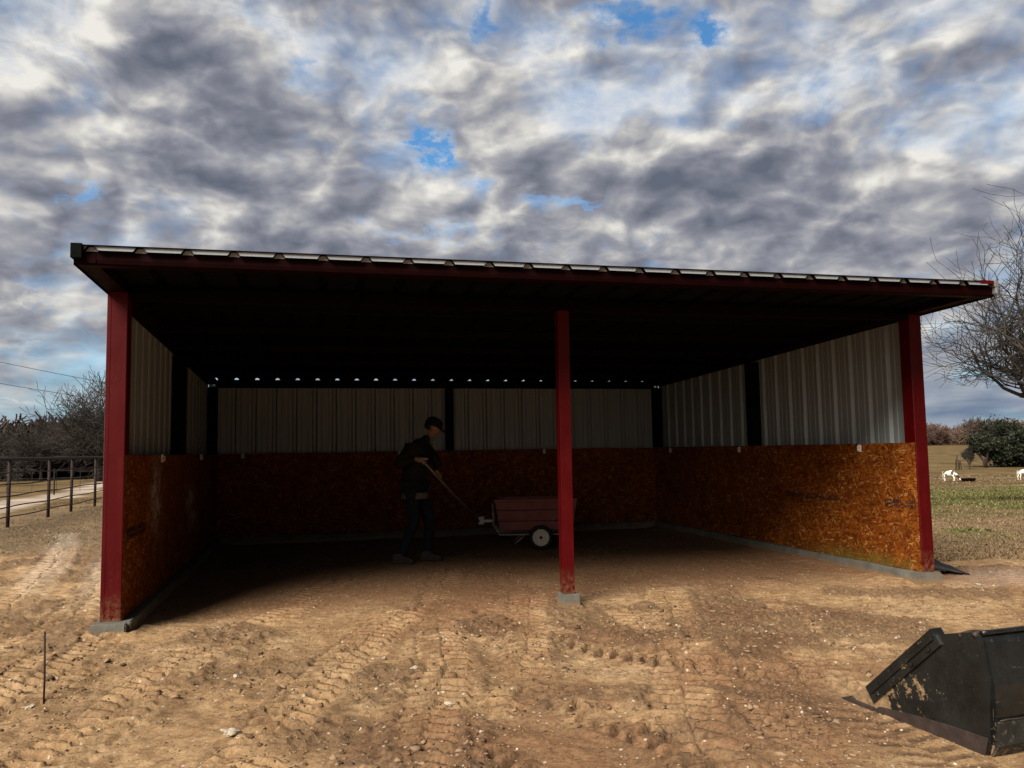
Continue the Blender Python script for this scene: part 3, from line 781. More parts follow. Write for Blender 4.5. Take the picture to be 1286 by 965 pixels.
# concrete kerbs
def rough_block(name, x0, x1, y0, y1, z0, z1, label, seg=.12, amp=.008):
    nx = max(1, int((x1-x0)/seg)); ny = max(1, int((y1-y0)/seg)); bm = bmesh.new()
    bmesh.ops.create_cube(bm, size=1)
    for v in bm.verts: v.co = Vector((x0+(v.co.x+.5)*(x1-x0), y0+(v.co.y+.5)*(y1-y0), z0+(v.co.z+.5)*(z1-z0)))
    ed = [e for e in bm.edges if abs(e.verts[0].co.y-e.verts[1].co.y) > .001]
    if ny > 1: bmesh.ops.subdivide_edges(bm, edges=ed, cuts=ny-1, use_grid_fill=True)
    ed = [e for e in bm.edges if abs(e.verts[0].co.x-e.verts[1].co.x) > .001]
    if nx > 1: bmesh.ops.subdivide_edges(bm, edges=ed, cuts=nx-1, use_grid_fill=True)
    bmesh.ops.bevel(bm, geom=[e for e in bm.edges if e.calc_face_angle(0) > 1], offset=.008, segments=2, affect='EDGES')
    for v in bm.verts:
        n = mnoise.noise_vector(v.co*3.1)*amp + mnoise.noise_vector(v.co*14)*amp*.4; v.co += Vector((n.x, n.y, n.z*.35))
    me = bpy.data.meshes.new(name); bm.to_mesh(me); bm.free(); o = link(name, me, shed, M['concrete']); o['label'] = label; return o
rough_block('concrete_kerb', -.04, .225, -.035, SD+.16, -.15, ZC-.001, 'grey concrete kerb under the left wall')
rough_block('concrete_kerb', SW-.205, SW+.04, -.035, SD+.16, -.15, ZC-.001, 'grey concrete kerb under the right wall')
rough_block('concrete_kerb', .222, SW-.212, SD-.05, SD+.16, -.15, ZC-.003, 'concrete kerb under the back wall')
rough_block('concrete_footing', -.045, .205, -.12, -.037, -.15, ZC-.006, 'rough footing at the left corner post', .06, .005)
rough_block('concrete_footing', SW-.19, SW+.012, -.09, -.037, -.15, ZC-.012, 'rough footing at the right corner post', .06, .005)
rough_block('concrete_footing', SW/2-.072, SW/2+.085, -.035, .15, -.15, ZC, 'square pier under the middle post', .05, .005)
# roof edge: fascia, rakes, bright high-side flashing, end caps
ZFt = zr(VF)-.003
m = MB()
m.prism([(VF, 2.665), (VF+.012, 2.655), (VF+.10, 2.655), (VF+.10, 2.668), (VF+.016, 2.668), (VF+.006, 2.676), (VF+.006, ZFt), (VF-.006, ZFt), (VF-.006, 2.69)], 'x', .004, SW-.004)
m.build('fascia', M['shaded_red'], shed)
m = MB(); m.box(.05, SW-.05, VF+.012, VF+.075, 2.672, ZFt-.004); m.build('eave_beam', M['shaded_beam_and_trough'], shed)
for nm, u0, u1, lab in (('rake_trim', -.004, .13, 'left rake trim of the roof overhang'), ('rake_trim', SW-.13, SW+.004, 'right rake trim of the roof overhang')):
    m = MB()
    vs = [(VF-.008, 2.664), (.0, zr(0)-.069), (SD+.13, zr(SD+.13)-.069), (SD+.13, zr(SD+.13)-.004), (VF-.008, zr(VF)-.004)]
    m.prism(vs, 'x', u0, u1); o = m.build(nm, M['shaded_red'], shed, .003); o['label'] = lab
# underside lip gives the thin pale line at the rake
for u0, u1, zb in ((-.008, -.0045, 0), (SW+.0045, SW+.008, 0)):
    m = MB(); m.prism([(VF-.01, 2.650), (0, zr(0)-.085), (SD+.13, zr(SD+.13)-.085), (SD+.13, zr(SD+.13)+.04), (VF-.01, zr(VF)+.04)], 'x', u0, u1)
    m.build('rake_flashing', M['shaded_red'], shed)
# edge strip: sheet ends painted black as shaded rib hollows, bright flashing behind
fp = [(s+.006, h) for s, h in rp]
o = sheet('sheet_edge', fp, lambda s, h, v: (s, v, zr(v)+h+.0022), VF-.045, VF-.004, M['blacktrim'])
m = MB(); ztop = zr(VF)+.042
m.box(.02, SW-.02, VF-.006, VF-.002, zr(VF)+.004, ztop, 0)
o = m.build('high_side_flashing', M['whitecap'], shed); o['label'] = 'bright galvanized flashing along the top front edge'
m = MB(); m.box(.0, SW, VF-.02, VF+.16, ztop+.001, ztop+.0055); m.build('cap_strip', M['blacktrim'], shed)
m = MB(); m.box(-.020, .05, VF-.052, VF+.10, 2.690, ztop+.008); o = m.build('end_cap', M['blacktrim'], shed, .004); o['label'] = 'dark end cap at the left roof corner'
m = MB(); m.box(SW-.01, SW+.014, VF-.050, VF+.02, 2.672, 2.728); m.box(SW-.02, SW+.024, VF-.052, VF+.03, 2.731, ztop+.006)
o = m.build('end_cap', M['steel'], shed, .006); o['label'] = 'bent grey end cap at the right roof corner'
m = MB(); m.box(SW-.17, SW-.035, VF-.060, VF-.049, zr(VF)+.012, ztop+.002); o = m.build('flashing_patch', M['red'], shed, .002)

# ------------------------------------------------------------------ rubber mat scrap at right post
rm = MB(); n = 13; ns = 7
for j in range(ns):
    q = j/(ns-1)
    for i in range(n):
        t = i/(n-1)
        hgt = (.155*(1-t)**.9)*math.exp(-((q-.35)/.32)**2)+.010
        rm.v.append((t*.36-.04*q, (q-.5)*.34*(1-.45*t)-.16*t, hgt+.004*math.sin(i*1.3+j*2)))
rm.f = [(j*n+i, j*n+i+1, (j+1)*n+i+1, (j+1)*n+i) for j in range(ns-1) for i in range(n-1)]; rm.m = [0]*len(rm.f)
o = rm.build('rubber_mat', M['rubber'], None, smooth=True); md = o.modifiers.new('s', 'SOLIDIFY'); md.thickness = .012; md.offset = 1
o.location = (4.40, 8.86, gz(4.5, 8.8)+.004); o.rotation_euler = (0, 0, R(-12))
tag(o, 'curled black rubber mat scrap on the dirt outside the right post', 'mat')

# ------------------------------------------------------------------ stake
m = MB(); m.tube([(0, 0, -.1), (.002, 0, .12), (-.006, .003, .37)], .0055, 8); o = m.build('metal_stake', M['rust'], None, smooth=True)
o.location = (-2.62, 4.62, gz(-2.62, 4.62)); tag(o, 'thin rusty stake standing in the dirt at lower left', 'stake')

# ------------------------------------------------------------------ skid steer bucket
BX, BY = 2.04, 3.66; ang = math.atan2(4.40-3.64, 1.78-2.04)
bk = empty('loader_bucket', (BX+.005, BY, gz(BX, BY)+.004), ang-math.pi/2)   # local +y points from heel to cutting edge, +x to the right
bk.scale = (1, .94, 1)
tag(bk, 'black scratched skid steer bucket resting on its floor at lower right', 'loader bucket')
def dirt_attr(o, fn):
    me = o.data; at = me.attributes.new('dirt', 'FLOAT', 'POINT')
    at.data.foreach_set('value', [fn(v.co) for v in me.vertices])
BWD = 1.65
def side_plate(x0, x1, name, lab):
    # profile (y,z): heel, floor tip, nose, top front, top back ; subdivided for the dirt attribute
    poly = [(0, 0), (.10, -.004), (.86, .0), (.90, .016), (.74, .105), (.30, .455), (.05, .515), (.0, .50), (-.035, .30), (-.02, .06)]
    bm = bmesh.new(); v = [bm.verts.new((x0, a, b)) for a, b in poly]; f = bm.faces.new(v)
    r = bmesh.ops.extrude_face_region(bm, geom=[f]); 
    for q in r['geom']:
        if isinstance(q, bmesh.types.BMVert): q.co.x = x1
    bmesh.ops.triangulate(bm, faces=bm.faces); 
    for _ in range(4): bmesh.ops.subdivide_edges(bm, edges=[e for e in bm.edges if e.calc_length() > .06], cuts=1, use_grid_fill=False); bmesh.ops.triangulate(bm, faces=bm.faces)
    bmesh.ops.recalc_face_normals(bm, faces=bm.faces)
    me = bpy.data.meshes.new(name); bm.to_mesh(me); bm.free(); o = link(name, me, bk, M['bucket'])
    dirt_attr(o, lambda c: max(0, min(1, 1.05*math.exp(-((c.y-.72)/.14)**2-((c.z-.06)/.08)**2) + .50*math.exp(-((c.y-.48)/.26)**2-((c.z-.20)/.10)**2) + .28*math.exp(-((c.z-.02)/.05)**2))))
    o['label'] = lab; return o
side_plate(0, .016, 'side_plate', 'left side plate caked with tan mud near its tip')
side_plate(BWD-.016, BWD, 'side_plate', 'right side plate')
# side cutters: bolted thick bars along the sloping front edge
for x in (0, BWD-.05):
    m = MB(); a = Vector((0, .735, .085)); b = Vector((0, .26, .47)); d = (b-a).normalized(); nrm = Vector((0, -d.z, d.y))
    if nrm.z < 0: nrm = -nrm
    def bar(w0, w1, x0, x1, t0=0, t1=1):
        p = a.lerp(b, t0); q = a.lerp(b, t1)
        m.add([(x0, *(p+nrm*w0)[1:]), (x1, *(p+nrm*w0)[1:]), (x1, *(p+nrm*w1)[1:]), (x0, *(p+nrm*w1)[1:]), (x0, *(q+nrm*w0)[1:]), (x1, *(q+nrm*w0)[1:]), (x1, *(q+nrm*w1)[1:]), (x0, *(q+nrm*w1)[1:])],
              [(0,3,2,1),(4,5,6,7),(0,1,5,4),(1,2,6,5),(2,3,7,6),(3,0,4,7)])
    bar(-.060, .028, x-.014, x+.052)
    bar(-.022, .000, x-.022, x-.0145, .03, .97)
    for t in (.12, .37, .62, .87):
        c = a.lerp(b, t)-nrm*.040; m.lathe([(0, -.010), (.013, -.010), (.013, .0), (.0, .0)], 6, Matrix.Translation((x-.0145, c.y, c.z)) @ Matrix.Rotation(R(90), 4, 'Y'))
    o = m.build('side_cutter', M['bucket'], bk, .004); dirt_attr(o, lambda c: .16)
# floor, cutting edge
m = MB(); m.box(.018, BWD-.018, .02, .74, -.002, .012); o = m.build('floor_plate', M['bucket'], bk, .002); dirt_attr(o, lambda c: .6)
m = MB(); m.prism([(.70, -.004), (.92, -.006), (.94, .004), (.91, .016), (.70, .016)], 'x', -.02, BWD+.02); o = m.build('cutting_edge', M['worn'], bk, .003)
# worn heel wear strip on the lower side edge
m = MB(); m.prism([(.01, -.006), (.72, -.004), (.66, .030), (.45, .052), (.20, .070), (-.012, .075)], 'x', -.0065, -.0005); m.build('wear_strip', M['worn'], bk, .002)
# back: curved shell
def shell():
    prof = [(-.004, .0), (-.032, .05), (-.050, .17), (-.045, .30), (-.010, .48), (.02, .515), (.05, .512), (.05, .500), (.01, .47), (-.025, .30), (-.030, .17), (-.012, .06), (.012, .012)]
    m = MB(); nseg = 24
    for i in range(nseg+1):
        x = .017+(BWD-.034)*i/nseg
        for a, b in prof: m.v.append((x, a, b))
    L = len(prof)
    for i in range(nseg):
        for k in range(L): m.f.append((i*L+k, i*L+(k+1)%L, (i+1)*L+(k+1)%L, (i+1)*L+k)); m.m.append(0)
    m.f.append(tuple(range(L))); m.f.append(tuple(nseg*L+k for k in range(L))[::-1]); m.m += [0, 0]
    o = m.build('back_shell', M['bucket'], bk, smooth=False); dirt_attr(o, lambda c: .52*max(0, 1-c.z/.17)); return o
shell()
# lower reinforcement band with the pale weld line above
m = MB(); m.prism([(-.056, .155), (-.060, .150), (-.052, .05), (-.020, -.004), (-.010, -.004), (-.034, .05), (-.046, .15)], 'x', .012, BWD-.012)
m.build('heel_band', M['bucket_scraped'], bk, .002)
m = MB(); m.tube([(.02+.05*i, -.059, .158+.002*math.sin(i*2)) for i in range(33)], .004, 6); m.build('weld_bead', M['worn'], bk, smooth=True)
# quick attach plate outlined by a raised rounded frame
pl = [(.30, .375), (.42, .452), (.60, .488), (1.05, .488), (1.23, .452), (1.35, .375), (1.15, .235), (.50, .235)]
def back_y(z): return np.interp(z, [.05, .17, .30, .48, .515], [-.032, -.050, -.045, -.010, .02])
m = MB()
pts = []
for i in range(len(pl)):
    a, b = Vector((*pl[i], 0)), Vector((*pl[(i+1) % len(pl)], 0))
    for k in range(6): c = a.lerp(b, k/6); pts.append((c.x, back_y(c.y)-.008, c.y))
pts.append(pts[0]); m.tube(pts, .011, 8); m.build('mount_frame', M['bucket'], bk, smooth=True)
dirt_attr([o for o in bk.children if o.name.startswith('mount_frame')][0], lambda c: .15)
for (x, z) in ((.34, .385), (.56, .43), (1.31, .385), (1.1, .43)):
    m = MB(); m.lathe([(0, -.016), (.014, -.016), (.014, .0), (0, 0)], 8, Matrix.Translation((x, back_y(z)-.006, z)) @ Matrix.Rotation(R(-90), 4, 'X'))
    o = m.build('bolt', M['bucket'], bk, .001); dirt_attr(o, lambda c: .1)
m = MB(); m.tube([(.015+.05*i, .006, .518) for i in range(33)], .012, 8); o = m.build('top_edge', M['bucket'], bk, smooth=True); dirt_attr(o, lambda c: .1)
m = MB(); m.tube([(-.006, .03, .505), (.035, .04, .512), (.045, .10, .50), (-.004, .12, .485)], .012, 8); o = m.build('lifting_eye', M['worn'], bk, smooth=True)

# ------------------------------------------------------------------ garden cart
cart = empty('dump_cart', (.30, 11.5, 0), 0)
tag(cart, 'small faded red dump cart with a planked tub behind the middle post', 'cart')
def tub():
    # tapered tub: top 1.10 x .62, bottom .86 x .46
    zt, zb = .68, .27; tx, ty, bx, by = .56, .31, .50, .25; t = .018; oo = []
    for sy in (-1, 1):
        m = MB()
        zs = [zb, zb+.115, zb+.122, zb+.265, zb+.272, zt-.02]
        for k in range(3):
            z0, z1 = zs[2*k], zs[2*k+1]
            def e(z): f = (z-zb)/(zt-zb); return bx+(tx-bx)*f, by+(ty-by)*f
            (x0, y0), (x1, y1) = e(z0), e(z1)
            m.add([(-x0, sy*y0, z0), (x0, sy*y0, z0), (x1, sy*y1, z1), (-x1, sy*y1, z1), (-x0, sy*(y0-t), z0), (x0, sy*(y0-t), z0), (x1, sy*(y1-t), z1), (-x1, sy*(y1-t), z1)],
                  [(0,1,2,3),(7,6,5,4),(0,4,5,1),(1,5,6,2),(2,6,7,3),(3,7,4,0)])
        m.build('tub_side', M['cartred'], cart, .006)
    for sx in (-1, 1):
        m = MB()
        m.add([(sx*bx, -by+t, zb), (sx*bx, by-t, zb), (sx*tx, ty-t, zt-.02), (sx*tx, -ty+t, zt-.02), (sx*(bx-t), -by+t, zb), (sx*(bx-t), by-t, zb), (sx*(tx-t), ty-t, zt-.02), (sx*(tx-t), -ty+t, zt-.02)],
              [(0,1,2,3),(7,6,5,4),(0,4,5,1),(1,5,6,2),(2,6,7,3),(3,7,4,0)])
        m.build('tub_end', M['cartred'], cart, .005)
    m = MB(); m.box(-bx+.02, bx-.02, -by+.02, by-.02, zb-.01, zb+.008); m.build('tub_floor', M['cartred'], cart)
    m = MB(); pts = [(-tx, -ty, zt), (tx, -ty, zt), (tx, ty, zt), (-tx, ty, zt)]
    m.box(-tx-.012, tx+.012, -ty-.014, -ty+.018, zt-.021, zt+.010); m.box(-tx-.012, tx+.012, ty-.018, ty+.014, zt-.021, zt+.010)
    m.box(-tx-.012, -tx+.018, -ty+.019, ty-.019, zt-.020, zt+.009); m.box(tx-.018, tx+.012, -ty+.019, ty-.019, zt-.020, zt+.009)
    m.build('tub_rim', M['cartred'], cart, .006)
tub()
m = MB()
for y in (-.2, .2):
    m.tube([(-.60, y, .36), (-.50, y, .20), (-.12, y, .20), (.34, y, .20), (.46, y, .33)], .011, 8)
m.tube([(-.585, -.2, .335), (-.585, .2, .335)], .011, 8); m.tube([(.06, -.26, .165), (.06, .26, .165)], .012, 8)
m.tube([(-.58, -.2, .35), (-.60, -.16, .62)], .012, 8); m.tube([(-.58, .2, .35), (-.60, .16, .62)], .012, 8)
m.build('frame', M['steel'], cart, smooth=True)
for y in (-.2, .2):
    m = MB(); m.tube([(-.16, y, .19), (-.30, y, .075)], .010, 8); m.build('stand_leg', M['steel'], cart, smooth=True)
def wheel(x, y, name='wheel'):
    w = empty(name, (x, y, .168)); w.parent = cart
    Mx = Matrix.Rotation(R(90), 4, 'X')
    m = MB(); m.lathe([(.112, -.030), (.135, -.036), (.158, -.028), (.168, -.010), (.168, .010), (.158, .028), (.135, .036), (.112, .030)], 32, Mx, closed=True); m.build('tyre', M['rubber'], w, smooth=True)
    m = MB(); m.lathe([(.0, .020), (.030, .022), (.045, .010), (.085, .014), (.100, .030), (.113, .032), (.113, -.032), (.100, -.030), (.085, -.014), (.045, -.010), (.030, -.022), (.0, -.020)], 28, Mx)
    m.build('rim', M['rim'], w, smooth=True)
    m = MB(); m.lathe([(0, -.036), (.016, -.034), (.022, -.021), (.022, .021), (.016, .034), (0, .036)], 12, Mx); m.build('hub', M['rust'], w)
wheel(.06, -.30); wheel(.06, .30)
m = MB(); m.box(-.74, -.60, -.05, .05, .36, .40); m.box(-.80, -.72, -.03, .03, .33, .44); m.build('hitch_bracket', M['steel'], cart, .004)
# handle pulled up by the person: from hitch to the grip
H0 = Vector((-1.42, -1.68, 1.28)); H1 = Vector((-.79, -.02, .375))
# person stands nearer the camera, so the handle runs forward and up
m = MB(); m.tube([H1, H1.lerp(H0, .5)+Vector((0, 0, -.004)), H0], [.015, .0135, .0135], 10)
m.tube([H0+Vector((-.10, .045, .01)), H0, H0+Vector((.10, -.045, -.01))], .012, 8)
m.build('handle', M['steel'], cart, smooth=True)
gripW = Vector((.32, 11.5, 0))+H0

# ------------------------------------------------------------------ person (skin modifier body)
def skinned(name, joints, edges, parent, mat, sub=2, root=0):
    me = bpy.data.meshes.new(name); me.from_pydata([j[0] for j in joints], edges, [])
    o = link(name, me, parent, mat); sk = o.modifiers.new('skin', 'SKIN')
    for i, j in enumerate(joints):
        r = j[1] if isinstance(j[1], tuple) else (j[1], j[1])
        me.skin_vertices[0].data[i].radius = r
        me.skin_vertices[0].data[i].use_root = (i == root)
    sk.use_smooth_shade = True; sk.branch_smoothing = .4
    sb = o.modifiers.new('sub', 'SUBSURF'); sb.levels = sub; sb.render_levels = sub
    return o
PX, PY = -1.20, 10.13
man = empty('person', (PX, PY, 0), 0)
tag(man, 'person in dark jacket, jeans and billed cap bending forward holding the cart handle', 'person')
gl = gripW-Vector((PX, PY, 0))         # grip in person space
g2 = (Vector((.32, 11.5, 0))+H0.lerp(H1, .26))-Vector((PX, PY, 0))
# joints: facing +x, leaning forward. -y is the camera side (his right arm)
J = [((-.04, 0, .95), (.125, .16)),     #0 pelvis
     ((.00, 0, 1.10), (.12, .155)),     #1 waist
     ((.03, 0, 1.28), (.135, .18)),     #2 chest
     ((.06, 0, 1.42), (.115, .17)),     #3 upper chest
     ((.11, 0, 1.505), (.058, .06)),    #4 neck
     ((.15, 0, 1.56), (.055, .055)),    #5 neck top
     ((-.05, -.10, .90), .095), ((-.02, -.12, .52), .062), ((-.18, -.13, .12), .045),     #6-8 right leg (camera side)
     ((.01, .10, .90), .095), ((.15, .11, .50), .062), ((.12, .12, .12), .045),            #9-11 left leg
     ((.02, -.19, 1.43), .062), ((-.19, -.33, 1.20), .048), (tuple(gl+Vector((-.085, -.01, .0))), .030),    #12-14 right arm
     ((.08, .19, 1.42), .062), ((.24, .16, 1.20), .048), (tuple(g2+Vector((-.05, .02, .075))), .030)]        #15-17
E_ = [(0,1),(1,2),(2,3),(3,4),(4,5),(0,6),(6,7),(7,8),(0,9),(9,10),(10,11),(3,12),(12,13),(13,14),(3,15),(15,16),(16,17)]
body = skinned('body', J, E_, man, M['jacket'])
# jacket covers torso, jeans cover the legs, made as their own slightly larger shells
Jj = [((-.04, 0, .955), (.128, .165)), ((-.05, -.10, .88), .102), ((-.02, -.12, .52), .076), ((-.17, -.13, .10), .066), ((.01, .10, .88), .102), ((.15, .11, .50), .076), ((.125, .12, .10), .066)]
skinned('jeans', Jj, [(0,1),(1,2),(2,3),(0,4),(4,5),(5,6)], man, M['jeans'])
Jc = [((-.05, 0, .86), (.165, .195)), ((-.05, 0, 1.0), (.16, .19)), ((-.03, 0, 1.14), (.152, .185)), ((.01, 0, 1.30), (.165, .20)), ((.055, 0, 1.43), (.145, .19)), ((.11, 0, 1.50), (.078, .085)),
      ((.01, -.20, 1.43), .088), ((-.20, -.335, 1.20), .074), (tuple(gl+Vector((-.125, -.02, -.02))), .048),
      ((.08, .20, 1.42), .088), ((.25, .165, 1.20), .074), (tuple(g2+Vector((-.045, .03, .115))), .048)]
skinned('jacket', Jc, [(0,1),(1,2),(2,3),(3,4),(4,5),(4,6),(6,7),(7,8),(4,9),(9,10),(10,11)], man, M['jacket'])
m = MB(); m.lathe([(.150, -.045), (.162, -.04), (.160, .03), (.150, .035)], 24, Matrix.Translation((-.025, 0, .825)) @ Matrix.Diagonal((1.05, 1.12, 1, 1)))
m.build('shirt_hem', M['hem'], man, smooth=True)
# head
def head():
    bm = bmesh.new(); bmesh.ops.create_uvsphere(bm, u_segments=28, v_segments=20, radius=1)
    for v in bm.verts:
        c = v.co.copy(); x, y, z = c.x*.098, c.y*.078, c.z*.118
        if z < -.02: k = 1-.30*min(1, (-z-.02)/.09); y *= k; x = x*(k*.9) + .012
        x += .020*math.exp(-((y/.013)**2)-((z+.012)/.022)**2)*(c.x > .3)          # nose
        x += .006*math.exp(-((y/.026)**2)-((z+.055)/.009)**2)*(c.x > .3)          # lips
        x += .009*math.exp(-((y/.022)**2)-((z+.095)/.018)**2)*(c.x > .2)          # chin
        for s in (-1, 1): x -= .010*math.exp(-(((y-s*.032)/.014)**2)-((z-.012)/.012)**2)*(c.x > .3)   # eye sockets
        x += .005*math.exp(-((y/.05)**2)-((z-.032)/.010)**2)*(c.x > .3)           # brow
        v.co = (x, y, z)
    me = bpy.data.meshes.new('head'); bm.to_mesh(me); bm.free()
    o = link('head', me, man, M['skin']); me.polygons.foreach_set('use_smooth', [True]*len(me.polygons)); o.location = (.205, 0, 1.655); o.rotation_euler = (0, R(24), 0)
    for s in (-1, 1):
        m = MB(); m.lathe([(0, -.006), (.020, -.008), (.026, .0), (.018, .007), (0, .003)], 14, Matrix.Translation((-.005, s*.080, -.005)) @ Matrix.Rotation(R(90-12*s), 4, 'X') @ Matrix.Diagonal((.8, 1.25, 1, 1))); m.build('ear', M['skin'], o, smooth=True)
        m = MB(); m.lathe([(0, -.010), (.007, -.007), (.010, 0), (.007, .007), (0, .010)], 12, Matrix.Translation((.078, s*.032, .012))); m.build('eye', M['clip'], o, smooth=True)
    # hair at the back and the cap with its bill
    m = MB(); m.lathe([(.088, -.055), (.104, -.02), (.106, .03), (.10, .04)], 24, Matrix.Translation((-.012, 0, .012)) @ Matrix.Diagonal((.98, .82, 1, 1))); h = m.build('hair', M['hair'], o, smooth=True)
    # cut the front of the hair away so the face is open
    bm = bmesh.new(); bm.from_mesh(h.data); bmesh.ops.delete(bm, geom=[v for v in bm.verts if v.co.x > .035 and v.co.z < .04], context='VERTS'); bm.to_mesh(h.data); bm.free()
    m = MB(); m.lathe([(.108, .0), (.112, .01), (.108, .055), (.088, .095), (.05, .118), (.012, .124), (0, .125)], 26, Matrix.Translation((-.004, 0, .026)) @ Matrix.Diagonal((1, .84, .88, 1)))
    cp = m.build('cap', M['cap'], o, smooth=True)
    m = MB(); b = []
    for i in range(9):
        a = R(-52+13*i); b.append(((.100*math.cos(a), .085*math.sin(a), .034-.012*abs(math.sin(a))), (.098+.085*math.cos(a*1.05)**.6*1.0, .078*math.sin(a)*1.02, .016-.018*abs(math.sin(a)))))
    for p, q in b: m.v += [p, q]
    m.f = [(2*i, 2*i+1, 2*i+3, 2*i+2) for i in range(8)]; m.m = [0]*8
    br = m.build('cap_bill', M['cap'], cp, smooth=True); md = br.modifiers.new('s', 'SOLIDIFY'); md.thickness = .005
head()
# hands: a palm and five fingers curled round the handle
def hand(at, along, palm_dir, wrist):
    """at: handle point; along: handle direction; wrist: where the sleeve ends"""
    at = Vector(at); a = Vector(along).normalized(); w = Vector(wrist); back = (w-at); back = (back-a*back.dot(a)).normalized()
    third = a.cross(back); pc = at+back*.030
    V = [(tuple(w), .026), (tuple(w.lerp(pc, .5)), (.022, .030)), (tuple(pc+third*.004), (.020, .038))]; Ed = [(0, 1), (1, 2)]
    h = skinned('hand', V, Ed, man, M['skin'], 2)
    for k in range(4):
        o = a*(.030-.020*k); L = (.95, 1.05, 1.0, .82)[k]; r = .0088-.0006*k
        P = [pc+o, pc+o+third*.026*L-back*.004, pc+o+third*.030*L-back*.034*L, pc+o+third*.006*L-back*.050*L, pc+o-third*.014*L-back*.040*L]
        skinned('finger', [(tuple(P[0]), r*1.15), (tuple(P[1]), r), (tuple(P[2]), r*.95), (tuple(P[3]), r*.88), (tuple(P[4]), r*.78)], [(0,1),(1,2),(2,3),(3,4)], h, M['skin'], 1)
    P = [pc+a*.030+back*.012, pc+a*.048-third*.018-back*.004, pc+a*.044-third*.026-back*.026, pc+a*.030-third*.012-back*.044]
    skinned('thumb', [(tuple(P[0]), .012), (tuple(P[1]), .011), (tuple(P[2]), .010), (tuple(P[3]), .0085)], [(0,1),(1,2),(2,3)], h, M['skin'], 1)
hdir = (H1-H0)
hand(gl+hdir*.03, hdir, None, gl+Vector((-.09, -.012, .0)))
hand(g2, hdir, None, g2+Vector((-.045, .025, .085)))
# boots
for (x, y) in ((-.19, -.13), (.125, .12)):
    m = MB()
    m.prism([(-.085, 0), (.195, 0), (.215, .018), (.212, .055), (.16, .085), (.075, .11), (.055, .15), (-.07, .15), (-.092, .06)], 'y', -.045, .045)
    o = m.build('boot', M['boot'], man, .016, True, 3); o.location = (x-.02, y, .004); o.scale = (.86, .86, .86)
    m = MB(); m.prism([(-.092, -.004), (.20, -.004), (.222, .010), (.222, .022), (-.096, .022)], 'y', -.050, .050); m.build('sole', M['rubber'], o, .004)

# ------------------------------------------------------------------ left pipe fence
fe = empty('pipe_fence', (-9.45, 13.8, 0), 0); tag(fe, 'rusty brown pipe fence with a thick top rail left of the shed', 'fence')
fdir = Vector((-.235, .972, 0)).normalized(); FP = [0, 2.55, 5.06, 6.85, 9.1, 11.4, 13.7, 16.0]
for i, s in enumerate(FP):
    p = fdir*s; m = MB(); m.tube([(0, 0, -.2), (0, 0, 1.31)], .034, 10); o = m.build('post', M['rust'], fe, smooth=True); o.location = p
ztops = [1.34, 1.07, .84, .62, .40, .20]
for j, z in enumerate(ztops):
    m = MB(); r = .036 if j == 0 else .013
    pts = []
    for i in range(33):
        s = -2.5+19*i/32; sag = (0 if j == 0 else .012*math.sin(s*1.9+j*2)); pts.append(tuple(fdir*s+Vector((0.047 if j else 0, 0, z+sag))))
    m.tube(pts, r, 8); m.build('rail', M['rust'], fe, smooth=True)
# far wire fence
wf = empty('wire_fence', (-15.2, 27.5, 0), 0); tag(wf, 'low far wire stock fence across the field behind the pipe fence', 'fence')
wd = Vector((-.50, .86, 0)).normalized(); wdir = Vector((.62, .78, 0))
A = Vector((-8.5, -3.5, 0)); B = Vector((3.2, 7.5, 0)); L = (B-A).length; n = int(L/2.2)
for i in range(n+1):
    p = A.lerp(B, i/n); m = MB(); m.tube([(0, 0, -.1), (rnd.uniform(-.02, .02), 0, .95+rnd.uniform(-.05, .05))], .03, 6); o = m.build('post', M['rust'], wf); o.location = p
for z in (.12, .36, .60, .86):
    m = MB(); m.tube([tuple(A.lerp(B, i/24)+Vector((0, .03, z+.01*math.sin(i*2.3)))) for i in range(25)], .009, 5); m.build('wire', M['wire'], wf)
k = int(L/.8)
for i in range(k):
    p = A.lerp(B, (i+.5)/k); m = MB(); m.tube([(0, 0, .1), (0, 0, .86)], .008, 4); o = m.build('stay_wire', M['wire'], wf); o.location = p+Vector((0, .03, 0))

# power lines
for (a, b, lab) in (((-44, 60, 9.9), (-8, 60, .9+2.2), 'upper thin power line sloping down behind the left trees'), ((-44, 60, 8.1), (-8, 60, 2.6), 'lower thin power line sloping down behind the left trees')):
    m = MB(); a, b = Vector(a), Vector(b); pts = []
    for i in range(25):
        t = i/24; p = a.lerp(b, t); p.z += -1.4*4*t*(1-t)*.35+.0; pts.append(tuple(p))
    m.tube(pts, .022, 5); o = m.build('power_line', M['wire'], None); tag(o, lab, 'power line', 'power lines at left')

